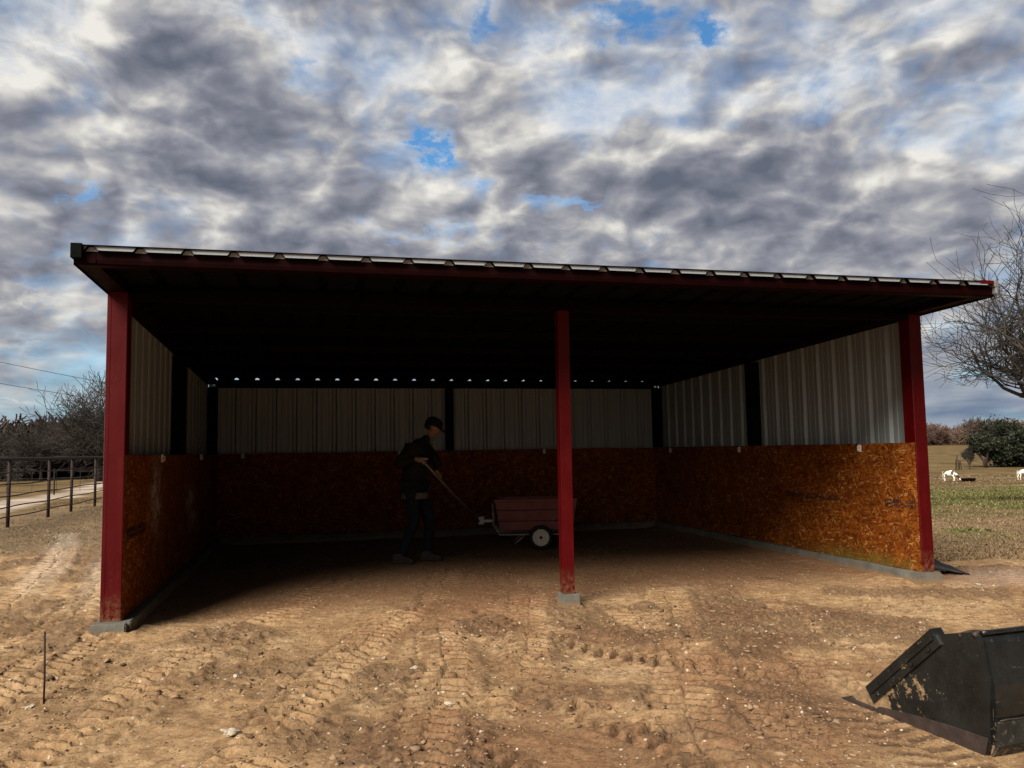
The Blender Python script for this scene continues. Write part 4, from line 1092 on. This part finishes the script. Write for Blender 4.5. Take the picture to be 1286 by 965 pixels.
# ------------------------------------------------------------------ trees
def grow(m, base, height, r0, seed, minr=.0035, spread=1.0, levels=5, leader=.5, nmain=5, tips=None, twist=.35, thick=0, lowest=0, curvy=False, sides=6, mindiv=3, trunkfrac=.28, droop=0., dense=1.0):
    r = random.Random(seed)
    def branch(p, d, L, rad, lev):
        nseg = 5 if lev == 0 else ((8 if lev < 3 else 5 if lev < 5 else 3) if curvy else (4 if lev < 3 else 3)); pts = [p.copy()]; rr = [rad]; dirs = [d.copy()]
        for i in range(nseg):
            k = Vector((r.uniform(-1, 1), r.uniform(-1, 1), r.uniform(-.7, .8)))*twist*(.55 if lev == 0 else 1)
            d = (d+k*.55+Vector((0, 0, (.06 if lev < 3 else .02)-droop*(lev > 1)))).normalized()
            if lev and lowest and p.z < lowest*height and d.z < .15: d.z = .15+.3*r.random(); d.normalize()
            p = p+d*(L/nseg); pts.append(p.copy()); rr.append(max(minr, rad*(1-.45*(i+1)/nseg) if lev < levels-1 else rad*(1-.7*(i+1)/nseg))); dirs.append(d.copy())
        m.tube(pts, rr, max(3, sides-lev), cap=(lev == 0))
        if tips is not None and lev >= levels-2: tips.extend(pts[1:])
        if lev >= levels-1: return
        nb = int((nmain if lev == 0 else r.choice([3, 4, 4, 5]))*(dense if lev > 0 else 1))
        for b in range(nb):
            if lev == 0: t = r.uniform(.55, 1.0) if b else 1.0
            else: t = r.uniform(.25, 1.0) if b else 1.0
            q = min(nseg-1, int(t*nseg)); f = t*nseg-q; pp = pts[q].lerp(pts[q+1], min(1, f)); dd = dirs[q+1]
            ax = dd.orthogonal().normalized(); ax.rotate(Matrix.Rotation(r.uniform(0, 6.283) if lev else 6.283*(b+.3*r.random())/nb, 3, dd))
            an = r.uniform(.45, 1.05)*spread if b else r.uniform(.1, .4)
            nd = (dd*math.cos(an)+ax*math.sin(an)).normalized()
            if lev == 0 and nd.z < .12: nd.z = .12+.2*r.random(); nd.normalize()
            branch(pp, nd, L*(r.uniform(.62, .9) if lev else r.uniform(1.1, 1.6)*(1-trunkfrac)), rr[q+1]*(r.uniform(.55, .75)+thick), lev+1)
    branch(Vector(base), Vector((r.uniform(-.08, .08), r.uniform(-.08, .08), 1)).normalized(), height*trunkfrac, r0, 0)
def fit_height(m, base, height):
    zmax = max(v[2] for v in m.v); k = height/(zmax-base[2])
    m.v = [(base[0]+(v[0]-base[0])*k, base[1]+(v[1]-base[1])*k, base[2]+(v[2]-base[2])*k) for v in m.v]
def leaf_cards(pts, n, size, spread, pal, r):
    P = np.array([tuple(p) for p in pts]); i = r.randint(0, len(P), n)
    c = P[i]+r.normal(0, spread, (n, 3)); a = r.normal(0, 1, (n, 3)); a /= np.linalg.norm(a, axis=1)[:, None]
    b = np.cross(a, r.normal(0, 1, (n, 3))); b /= np.linalg.norm(b, axis=1)[:, None]
    s = size*(.5+r.rand(n))[:, None]
    V = np.stack([c-a*s, c+b*s*.45, c+a*s, c-b*s*.45], 1).reshape(-1, 3)
    F = np.arange(4*n).reshape(n, 4); pal = np.array(pal); t = pal[r.randint(0, len(pal), n)]*(.7+.6*r.rand(n, 1)); return V, F, np.repeat(t, 4, 0)
def bare_tree(x, y, h, r0, seed, label, group=None, name='bare_tree', mat=None, **kw):
    z = gz(x, y)-.05; t = empty(name, (x, y, z)); tag(t, label, 'tree', group)
    tr = MB(); grow(tr, (0, 0, 0), h, r0, seed, **kw); fit_height(tr, (0, 0, 0), h)
    # the first tube is the trunk; the rest make the crown
    ns = (5+1)*max(3, kw.get('sides', 6)); nf = 5*max(3, kw.get('sides', 6))+2
    a = MB(); a.v = tr.v[:ns]; a.f = tr.f[:nf]; a.m = [0]*nf
    b = MB(); b.v = tr.v[ns:]; b.f = [tuple(i-ns for i in f) for f in tr.f[nf:]]; b.m = [0]*len(b.f)
    a.build('trunk', mat or M['bark'], t, smooth=True); b.build('crown', mat or M['bark'], t, smooth=True)
    return t
# big bare oak at the right edge
oak = bare_tree(15.35, 20.5, 9.4, .34, 16, 'large bare spreading oak with tangled twigs at the right edge', name='bare_oak', levels=6, nmain=8, spread=1.15, twist=.9, trunkfrac=.30, dense=1.1, droop=0, minr=.007, thick=.09, curvy=True, lowest=.40)
# left trees
bare_tree(-22.3, 44, 6.6, .22, 4, 'tall bare tree with a grey trunk next to the left post', 'bare trees behind the left fence', levels=6, nmain=7, spread=1.15, twist=.4, trunkfrac=.22, dense=1.2, minr=.010)
bare_tree(-26.6, 46, 4.0, .12, 9, 'round-topped bare tree in the middle of the left tree line', 'bare trees behind the left fence', levels=6, nmain=7, spread=1.1, trunkfrac=.22, dense=1.2, minr=.010)
bare_tree(-25.0, 49, 4.3, .12, 15, 'bare tree between the round-topped tree and the tall one', 'bare trees behind the left fence', levels=6, nmain=6, spread=1.0, trunkfrac=.22, dense=1.1, minr=.010)
bare_tree(-20.0, 46, 5.2, .12, 31, 'bare tree partly hidden by the left shed post', 'bare trees behind the left fence', levels=6, nmain=6, spread=1.1, trunkfrac=.22, dense=1.1, minr=.010)
bare_tree(-29.5, 47, 3.4, .10, 44, 'low bare tree at the far left edge', 'bare trees behind the left fence', levels=6, nmain=7, spread=1.2, trunkfrac=.2, dense=1.1, minr=.010)
# brushwood masses made from copied bare bushes
def wood_mass(name, spots, label, seed, mat, leaves=None):
    protos = []
    for k in range(4):
        m = MB(); grow(m, (0, 0, 0), 1, .02, seed+k, minr=.006, levels=5, nmain=9, spread=1.25, twist=.5, trunkfrac=.16, sides=4, dense=1.35); fit_height(m, (0, 0, 0), 1)
        V = np.array(m.v); Q = [f for f in m.f if len(f) == 4]; protos.append((V, np.array(Q)))
    VV, FF, TT = [], [], []; b = 0
    for (x, y, h, w, tint) in spots:
        V, F = protos[rs.randint(4)]; a = rs.rand()*6.283; c, s = math.cos(a), math.sin(a)
        W = np.stack([(V[:, 0]*c-V[:, 1]*s)*w, (V[:, 0]*s+V[:, 1]*c)*w, V[:, 2]*h], -1)+np.array([x, y, float(terrain(np.array([x]), np.array([y]))[0])-.05])
        VV.append(W); FF.append(F+b); b += len(V); TT.append(np.repeat(np.array([tint]), len(V), 0))
    return scatter_mesh(name, np.concatenate(VV), np.concatenate(FF), np.concatenate(TT), mat, label=label)
pal = [(.045, .035, .030), (.030, .026, .022), (.065, .048, .038), (.036, .034, .026), (.055, .040, .036)]
sp = []
for i in range(150):
    x = rs.uniform(-42, -15); y = 50+rs.rand()*14; h = rs.uniform(2.6, 4.0)*(y/52); sp.append((x, y, h, h*1.5, pal[rs.randint(5)]))
wood_mass('brushwood', sp, 'dense dark brushwood behind the left field', 60, M['blade'])
sp = []
for i in range(170):
    x = rs.uniform(118, 215); y = 262+rs.rand()*50; h = rs.uniform(5.0, 9.0); sp.append((x, y, h, h*1.2, [(.17, .115, .085), (.13, .08, .065), (.20, .14, .10), (.10, .08, .06), (.16, .09, .075)][rs.randint(5)]))
wood_mass('far_woodland', sp, 'brown winter woodland along the right horizon', 80, M['blade'])
sp = [(rs.uniform(-300, 120), rs.uniform(230, 300), rs.uniform(7, 10), 12, pal[rs.randint(5)]) for i in range(90)]
wood_mass('far_woodland', sp, 'brown winter woodland on the horizon behind the shed', 90, M['blade'])
bare_tree(150.5, 262, 9.6, .3, 52, 'round-crowned bare tree standing above the far woodland', levels=6, nmain=8, spread=1.15, trunkfrac=.2, dense=1.2, mat=M['barkfar'], minr=.06)
# evergreen (live oak) right, mid distance
def evergreen(x, y, h, w, seed, label, n, lean=(0, 0), name='live_oak', low=.0, size=.16, blobs=None, group=None):
    z = gz(x, y)-.05; t = empty(name, (x, y, z)); tag(t, label, 'tree', group)
    r = np.random.RandomState(seed); m = MB(); tips = []
    for k in range(3):
        a = k*2.1+.4; m.tube([(0, 0, 0), (.12*w*math.cos(a)*.4, .12*w*math.sin(a)*.4, h*.22), (.22*w*math.cos(a)+lean[0]*.3, .22*w*math.sin(a), h*.5), (.34*w*math.cos(a)+lean[0]*.6, .3*w*math.sin(a), h*.75)], [.045*h, .035*h, .022*h, .008*h], 7)
    m.build('trunk', M['bark'], t, smooth=True)
    C = []
    nb = blobs or 26
    for i in range(nb):
        a = r.rand()*6.283; q = r.rand()**.6; zz = low+(1-low)*(.18+.74*r.rand()); env = math.sqrt(max(.05, 1-((zz-.45)/.58)**2))
        C.append((q*.5*w*env*math.cos(a)+lean[0]*zz, q*.5*w*env*math.sin(a), zz*h*.93, (.09+.10*r.rand())*w))
    C = np.array(C); i = r.randint(0, nb, n); d = r.normal(0, 1, (n, 3)); d /= np.linalg.norm(d, axis=1)[:, None]
    rad = C[i, 3]*(.55+.55*r.rand(n)**.5); P = C[i, :3]+d*rad[:, None]*np.array([1.1, 1.1, .75])
    P[:, 2] = np.maximum(P[:, 2], .05)
    V, F, T = leaf_cards(P, n, size, .03*w, [(.014, .020, .010), (.018, .026, .012), (.028, .034, .016), (.010, .014, .008), (.045, .046, .026)], r)
    o = scatter_mesh('crown', V, F, T, M['leaf'], kind=None); o.parent = t
    return t
evergreen(55.0, 88, 5.2, 7.5, 3, 'dark evergreen oak in the pasture at the right edge', 15000, lean=(-.3, 0), size=.17, low=-.1, blobs=34)
evergreen(50.3, 87, 3.6, 3.6, 8, 'lower dark green tree adjoining the big evergreen on its left', 5000, size=.16, low=.25, blobs=14)
bare_tree(46.9, 84, 2.6, .10, 66, 'small bare twiggy tree left of the dark evergreen', levels=5, nmain=6, spread=.7, trunkfrac=.3)
evergreen(-31.5, 46, 2.6, 3.4, 12, 'dark evergreen bush at the far left edge behind the fence', 4500, size=.10, name='evergreen_bush', blobs=16)
m = MB()
for k in range(5): m.tube([(.15*k-.3, .05*(k % 2), 0), (.14*k-.28+rnd.uniform(-.08, .08), 0, rnd.uniform(.7, 1.5))], .045, 6)
o = m.build('tree_stump', M['rust'], None); o.location = (45.2, 83, gz(45.2, 83)); tag(o, 'cluster of weathered stubs in the pasture by the small bare tree', 'stump')

# ------------------------------------------------------------------ cows and troughs
def make_cow():
    c = empty('cow'); k = 1.0
    J = [((-.60, 0, .84), (.22, .20)), ((-.30, 0, .80), (.28, .26)), ((.05, 0, .78), (.30, .27)), ((.36, 0, .82), (.25, .22)), ((.56, 0, .72), (.16, .14)), ((.80, 0, .46), (.095, .08)), ((.92, 0, .30), (.10, .085)), ((1.06, 0, .16), (.055, .055)),
         ((-.62, .11, .68), (.13, .09)), ((-.60, .12, .48), .060), ((-.70, .12, .34), .040), ((-.66, .12, .04), .035),
         ((-.62, -.11, .68), (.13, .09)), ((-.54, -.12, .48), .060), ((-.63, -.12, .34), .040), ((-.58, -.12, .04), .035),
         ((.34, .11, .62), (.09, .07)), ((.36, .11, .36), .045), ((.35, .11, .04), .034),
         ((.34, -.11, .62), (.09, .07)), ((.44, -.11, .36), .045), ((.42, -.11, .04), .034)]
    E = [(0,1),(1,2),(2,3),(3,4),(4,5),(5,6),(6,7),(0,8),(8,9),(9,10),(10,11),(0,12),(12,13),(13,14),(14,15),(3,16),(16,17),(17,18),(3,19),(19,20),(20,21)]
    b = skinned('body', J, E, c, M['cow'], 2, 2)
    dg = bpy.context.evaluated_depsgraph_get(); me = bpy.data.meshes.new_from_object(b.evaluated_get(dg)); b.modifiers.clear(); b.data = me
    at = me.attributes.new('patch', 'FLOAT', 'POINT')
    def pf(v):
        x, y, z = v
        a = math.exp(-((x-.33)/.10)**2-((z-.78)/.20)**2); h = 1.0 if x > .66 and z < .62 else 0
        if x > .98: h = .2
        return max(a, h, .9*math.exp(-((x+.10)/.10)**2-((z-.95)/.09)**2))
    at.data.foreach_set('value', [pf(v.co) for v in me.vertices])
    if not me.materials: me.materials.append(M['cow'])
    for s in (-1, 1):
        m = MB(); m.add([(.84, s*.07, .50), (.80, s*.20, .49), (.86, s*.19, .42), (.88, s*.08, .43)], [(0,1,2,3)]); e = m.build('ear', M['cow'], c); e.modifiers.new('s', 'SOLIDIFY').thickness = .02
        a = e.data.attributes.new('patch', 'FLOAT', 'POINT'); a.data.foreach_set('value', [1.0]*4)
    m = MB(); m.tube([(-.78, 0, .92), (-.86, 0, .80), (-.86, .01, .45), (-.85, .01, .32)], [.022, .018, .014, .03], 6); t = m.build('tail', M['cow'], c, smooth=True)
    a = t.data.attributes.new('patch', 'FLOAT', 'POINT'); a.data.foreach_set('value', [0.0]*len(t.data.vertices))
    return c
def trough():
    m = MB()
    out = [(-.55, -.28, .30), (.55, -.28, .30), (.55, .28, .30), (-.55, .28, .30)]; low = [(-.48, -.22, .0), (.48, -.22, .0), (.48, .22, .0), (-.48, .22, .0)]
    inn = [(-.51, -.24, .30), (.51, -.24, .30), (.51, .24, .30), (-.51, .24, .30)]; ib = [(-.45, -.19, .04), (.45, -.19, .04), (.45, .19, .04), (-.45, .19, .04)]
    m.add(out+low+inn+ib, [(4,5,6,7)[::-1], (12,13,14,15)]+[(i, (i+1)%4, 4+(i+1)%4, 4+i) for i in range(4)]+[(i, (i+1)%4, 8+(i+1)%4, 8+i) for i in range(4)]+[(8+i, 8+(i+1)%4, 12+(i+1)%4, 12+i) for i in range(4)])
    return m.build('feed_trough', M['shaded_beam_and_trough'], None, .01)
cow = make_cow(); cow.location = (32.05, 60, gz(32.05, 60)-.01); cow.rotation_euler = (0, 0, R(-64)); cow.scale = (.74, .74, .80)
tag(cow, 'white cow with dark patches lowering its head to a trough', 'cow', 'cows in the pasture')
c2 = copy_tree(cow); c2.location = (37.5, 60, gz(37.5, 60)-.01); c2.rotation_euler = (0, 0, R(10)); tag(c2, 'white cow cut off by the right edge of the photo', 'cow', 'cows in the pasture')
t1 = trough(); t1.location = (32.85, 59.1, gz(32.85, 59.1)); t1.scale = (.8, .8, .8); t1.rotation_euler = (0, 0, R(8)); tag(t1, 'dark feed trough in front of the patched white cow', 'trough', 'feed troughs in the pasture')
t2 = t1.copy(); col.objects.link(t2); t2.location = (36.4, 57.2, gz(36.4, 57.2)); tag(t2, 'dark feed trough below the cow at the right edge', 'trough', 'feed troughs in the pasture')

# ------------------------------------------------------------------ camera
cam = bpy.data.cameras.new('camera'); co = link('camera', cam); sc.camera = co
cam.sensor_width = 36; cam.lens = 36*1020.46/1286; cam.clip_start = .05; cam.clip_end = 6000
co.matrix_world = Matrix.Translation((0, 0, 1.3595)) @ Matrix.Rotation(R(90+4.651), 4, 'X') @ Matrix.Rotation(R(-.928), 4, 'Z')

# ------------------------------------------------------------------ light
SUN_EL, SUN_DIR = R(41), Vector((-.50, -.87, 0)).normalized()   # direction towards the sun, on the ground plane
sd = Vector((SUN_DIR.x*math.cos(SUN_EL), SUN_DIR.y*math.cos(SUN_EL), math.sin(SUN_EL)))
sl = bpy.data.lights.new('sun', 'SUN'); sl.energy = 5.0; sl.angle = R(32); sl.color = (1, .93, .82)
so = link('sun', sl); so.rotation_euler = sd.to_track_quat('Z', 'Y').to_euler()

# ------------------------------------------------------------------ sky
n = NT('World', True); sc.world = n.w
tc = n.n('ShaderNodeTexCoord').outputs['Generated']
sky = n.n('ShaderNodeTexSky'); sky.sky_type = 'NISHITA'; sky.sun_disc = False; sky.sun_elevation = SUN_EL; sky.sun_rotation = math.atan2(SUN_DIR.x, SUN_DIR.y)
sky.air_density = 1.0; sky.dust_density = .6; sky.ozone_density = 2.0
sx = n.n('ShaderNodeSeparateXYZ'); n.set(sx.inputs[0], tc); dx, dy, dz = sx.outputs
# clouds flatten towards the horizon: height is stretched more the lower we look
el = n.math('MULTIPLY', n.math('POWER', n.math('MAXIMUM', dz, .0001), .72), 1.45)
cb = n.n('ShaderNodeCombineXYZ'); n.set(cb.inputs[0], dx); n.set(cb.inputs[1], dy); n.set(cb.inputs[2], el)
P = n.mapping(cb.outputs[0], (.92, 1, 1.12), (0, R(14), 0))
warp = n.vmath('SCALE', n.vmath('SUBTRACT', n.noise(P, 7., 2, .5, out=1), (.5, .5, .5)), .055)
Q = n.vmath('ADD', P, warp)
big = n.noise(Q, 3.4, 3, .5)
def height(off):
    v = Q if off is None else n.vmath('ADD', Q, off)
    a = n.noise(v, 6.6, 6, .47)
    b1 = n.math('ABSOLUTE', n.math('SUBTRACT', n.noise(v, 11., 3, .45), .5))
    puff = n.math('MULTIPLY', n.math('SUBTRACT', b1, .12), 1.3)
    return n.math('ADD', a, n.math('MULTIPLY', puff, .62))
h0 = height(None); h1 = height((-.014, 0, .034))
med = n.noise(Q, 6.6, 8, .52)
rel = n.math('SUBTRACT', h0, h1)
fine = n.noise(Q, 30., 6, .65)
f0 = n.math('ABSOLUTE', n.math('SUBTRACT', n.noise(Q, 24., 3, .5), .5)); f1 = n.math('ABSOLUTE', n.math('SUBTRACT', n.noise(n.vmath('ADD', Q, (-.005, 0, .011)), 24., 3, .5), .5))
relf = n.math('SUBTRACT', f0, f1)
# gaps of blue and bright/dark masses at fixed bearings (tangent coordinates around +Y)
ysafe = n.math('MAXIMUM', dy, .05); gx = n.math('DIVIDE', dx, ysafe); gzv = n.math('DIVIDE', dz, ysafe)
wobx = n.math('MULTIPLY', n.math('SUBTRACT', n.noise(Q, 12.0, 5, .65), .5), .22)
wobz = n.math('MULTIPLY', n.math('SUBTRACT', n.noise(n.vmath('ADD', Q, (7, 3, 0)), 12.0, 5, .65), .5), .14)
gxw = n.math('ADD', gx, wobx); gzw = n.math('ADD', gzv, wobz)
def blob(cx, cz, w, h, amp, rot=0):
    a = n.math('SUBTRACT', gxw, cx); b = n.math('SUBTRACT', gzw, cz); c, s = math.cos(rot), math.sin(rot)
    A_ = n.math('MULTIPLY', n.math('ADD', n.math('MULTIPLY', a, c), n.math('MULTIPLY', b, s)), 1/w)
    B_ = n.math('MULTIPLY', n.math('SUBTRACT', n.math('MULTIPLY', b, c), n.math('MULTIPLY', a, s)), 1/h)
    e = n.math('ADD', n.math('MULTIPLY', A_, A_), n.math('MULTIPLY', B_, B_))
    return n.math('MULTIPLY', n.math('EXPONENT', n.math('MULTIPLY', e, -1)), amp)
def total(lst):
    t = None
    for b in lst: q = blob(*b); t = q if t is None else n.math('ADD', t, q)
    return n.math('MULTIPLY', t, n.math('GREATER_THAN', dy, .05))
def pt(x, y):   # photo pixel -> bearing tangents (rough)
    a = R(4.65); r = R(.928); X = (x-643)*math.cos(r)-(y-482.5)*math.sin(r); Y = (x-643)*math.sin(r)+(y-482.5)*math.cos(r)
    U = -Y; D = 1020.46*math.cos(a)-U*math.sin(a); Z = 1020.46*math.sin(a)+U*math.cos(a); return X/D, Z/D
BL = [(780, 25, 60, 24, .36, .2), (875, 52, 38, 20, .36, -.2), (395, 92, 26, 26, .16, .5), (535, 180, 18, 40, .28, .0), (600, 232, 40, 14, .18, .0), (715, 262, 70, 9, .22, 0), (88, 245, 22, 14, .22, 0), (615, 30, 20, 24, .20, 0), (545, 290, 95, 10, .14, 0), (1010, 150, 20, 25, .08, 0), (1195, 430, 60, 40, .10, .2), (1200, 470, 70, 14, .12, 0)]
gap = total([(*pt(x, y), w/1020, h/1020, a, r) for x, y, w, h, a, r in BL])
BR = [(700, 130, 130, 55, .20, .1), (60, 75, 70, 50, .30, 0), (250, 190, 80, 30, .15, .2), (680, 290, 90, 22, .22, 0), (985, 125, 60, 22, .16, .6), (1060, 85, 60, 20, .15, .5), (560, 20, 60, 20, .14, 0), (1190, 200, 60, 16, .16, 0), (30, 385, 40, 10, .25, 0), (640, 240, 20, 14, .12, 0), (420, 290, 60, 14, .10, .2), (1090, 240, 90, 14, .10, 0), (40, 445, 70, 8, .12, 0), (20, 512, 50, 4, .25, 0), (600, 130, 40, 40, .12, 0), (820, 300, 60, 14, .12, 0)]
bright = total([(*pt(x, y), w/1020, h/1020, a, r) for x, y, w, h, a, r in BR])
BD = [(820, 385, 120, 40, .35, 0), (1000, 400, 120, 30, .2, 0), (560, 430, 150, 50, .2, 0), (250, 60, 90, 30, .25, 0), (700, 215, 160, 35, .10, 0), (120, 140, 160, 35, .12, .1), (420, 240, 130, 30, .10, 0), (980, 190, 200, 30, .14, .4), (1230, 90, 60, 60, .14, .3), (1000, 290, 150, 22, .10, .2), (300, 120, 120, 35, .08, 0), (1200, 300, 110, 16, .14, 0), (60, 340, 70, 16, .10, 0)]
darkm = total([(*pt(x, y), w/1020, h/1020, a, r) for x, y, w, h, a, r in BD])
dens = n.math('ADD', n.math('MULTIPLY', big, .5), n.math('MULTIPLY', med, .5))
cov = n.math('SUBTRACT', n.math('ADD', n.math('ADD', dens, n.math('MULTIPLY', n.math('SUBTRACT', fine, .5), .25)), n.math('MULTIPLY', darkm, .4)), gap)
cover = n.ramp(cov, [(.20, .0), (.34, .42), (.50, 1.)])
edge = n.ramp(cov, [(.36, .16), (.46, .04), (.56, 0.)])
shade = n.math('ADD', .545, n.math('MULTIPLY', rel, 2.1))
shade = n.math('SUBTRACT', shade, n.math('MULTIPLY', n.math('SUBTRACT', dens, .5), 1.7))
shade = n.math('ADD', shade, n.math('MULTIPLY', relf, .5))
shade = n.math('ADD', shade, n.math('ADD', edge, n.math('SUBTRACT', bright, darkm)))
shade = n.math('ADD', shade, n.math('MULTIPLY', n.math('SUBTRACT', fine, .5), .32))
ccol = n.ramp(shade, [(.02, (.135, .155, .205)), (.28, (.225, .238, .290)), (.45, (.315, .325, .375)), (.60, (.44, .44, .465)), (.77, (.66, .645, .62)), (.96, (.93, .90, .84))])
# low haze near the horizon with long pale bands
hz = n.ramp(dz, [(.0, .9), (.07, .5), (.15, 0.)])
band = n.noise(n.mapping(tc, (1.6, 1.6, 22), (0, R(2), 0)), 1.6, 6, .6)
hcol = n.ramp(band, [(.36, (.19, .27, .40)), (.5, (.34, .41, .50)), (.62, (.62, .65, .68))])
ccol = n.mix(hz, ccol, hcol)
cover = n.math('MAXIMUM', cover, n.math('MULTIPLY', hz, .9))
# unseen cloud behind the camera, made darker to keep the shed interior dim
rear = n.ramp(dy, [(.0, 0.), (.35, 1.)])
rear_ = n.math('MAXIMUM', rear, .24)
rearn = n.n('ShaderNodeCombineXYZ'); [n.set(rearn.inputs[i], rear_) for i in range(3)]
ccol = n.mix(1.0, ccol, rearn.outputs[0], 'MULTIPLY')
cov2 = n.math('MAXIMUM', cover, n.math('SUBTRACT', 1, n.ramp(dy, [(.0, 0.), (.2, 1.)])))
blue = n.mix(1.0, sky.outputs[0], (.085, .145, .175), 'MULTIPLY')
fin = n.mix(cov2, blue, ccol)
# glow added to the unseen sky low behind left, to light the right wall
hd = Vector((SUN_DIR.x*math.cos(R(20)), SUN_DIR.y*math.cos(R(20)), math.sin(R(20))))
dt = n.vmath('DOT_PRODUCT', tc, tuple(hd), out=1)
glow = n.math('MULTIPLY', n.math('EXPONENT', n.math('MULTIPLY', n.math('SUBTRACT', dt, 1), 11.)), n.math('GREATER_THAN', dz, 0))
glow = n.math('MULTIPLY', glow, n.math('ADD', .6, n.math('MULTIPLY', med, .8)))
gc = n.vmath('SCALE', (1, .93, .84), n.math('MULTIPLY', glow, 1.2))
fin = n.vmath('ADD', fin, gc)
bg = n.n('ShaderNodeBackground'); n.set(bg.inputs[0], fin); bg.inputs[1].default_value = .70
ow = n.n('ShaderNodeOutputWorld'); n.t.links.new(bg.outputs[0], ow.inputs[0])

sc.view_settings.view_transform = 'Standard'; sc.view_settings.look = 'None'; sc.view_settings.exposure = .40; sc.view_settings.gamma = 1
sc.view_settings.use_curve_mapping = False
sc.render.engine = 'CYCLES'
n.w.cycles.sampling_method = 'MANUAL'; n.w.cycles.sample_map_resolution = 256
sc.cycles.max_bounces = 6; sc.cycles.diffuse_bounces = 1; sc.cycles.glossy_bounces = 3
sc.cycles.use_denoising = True
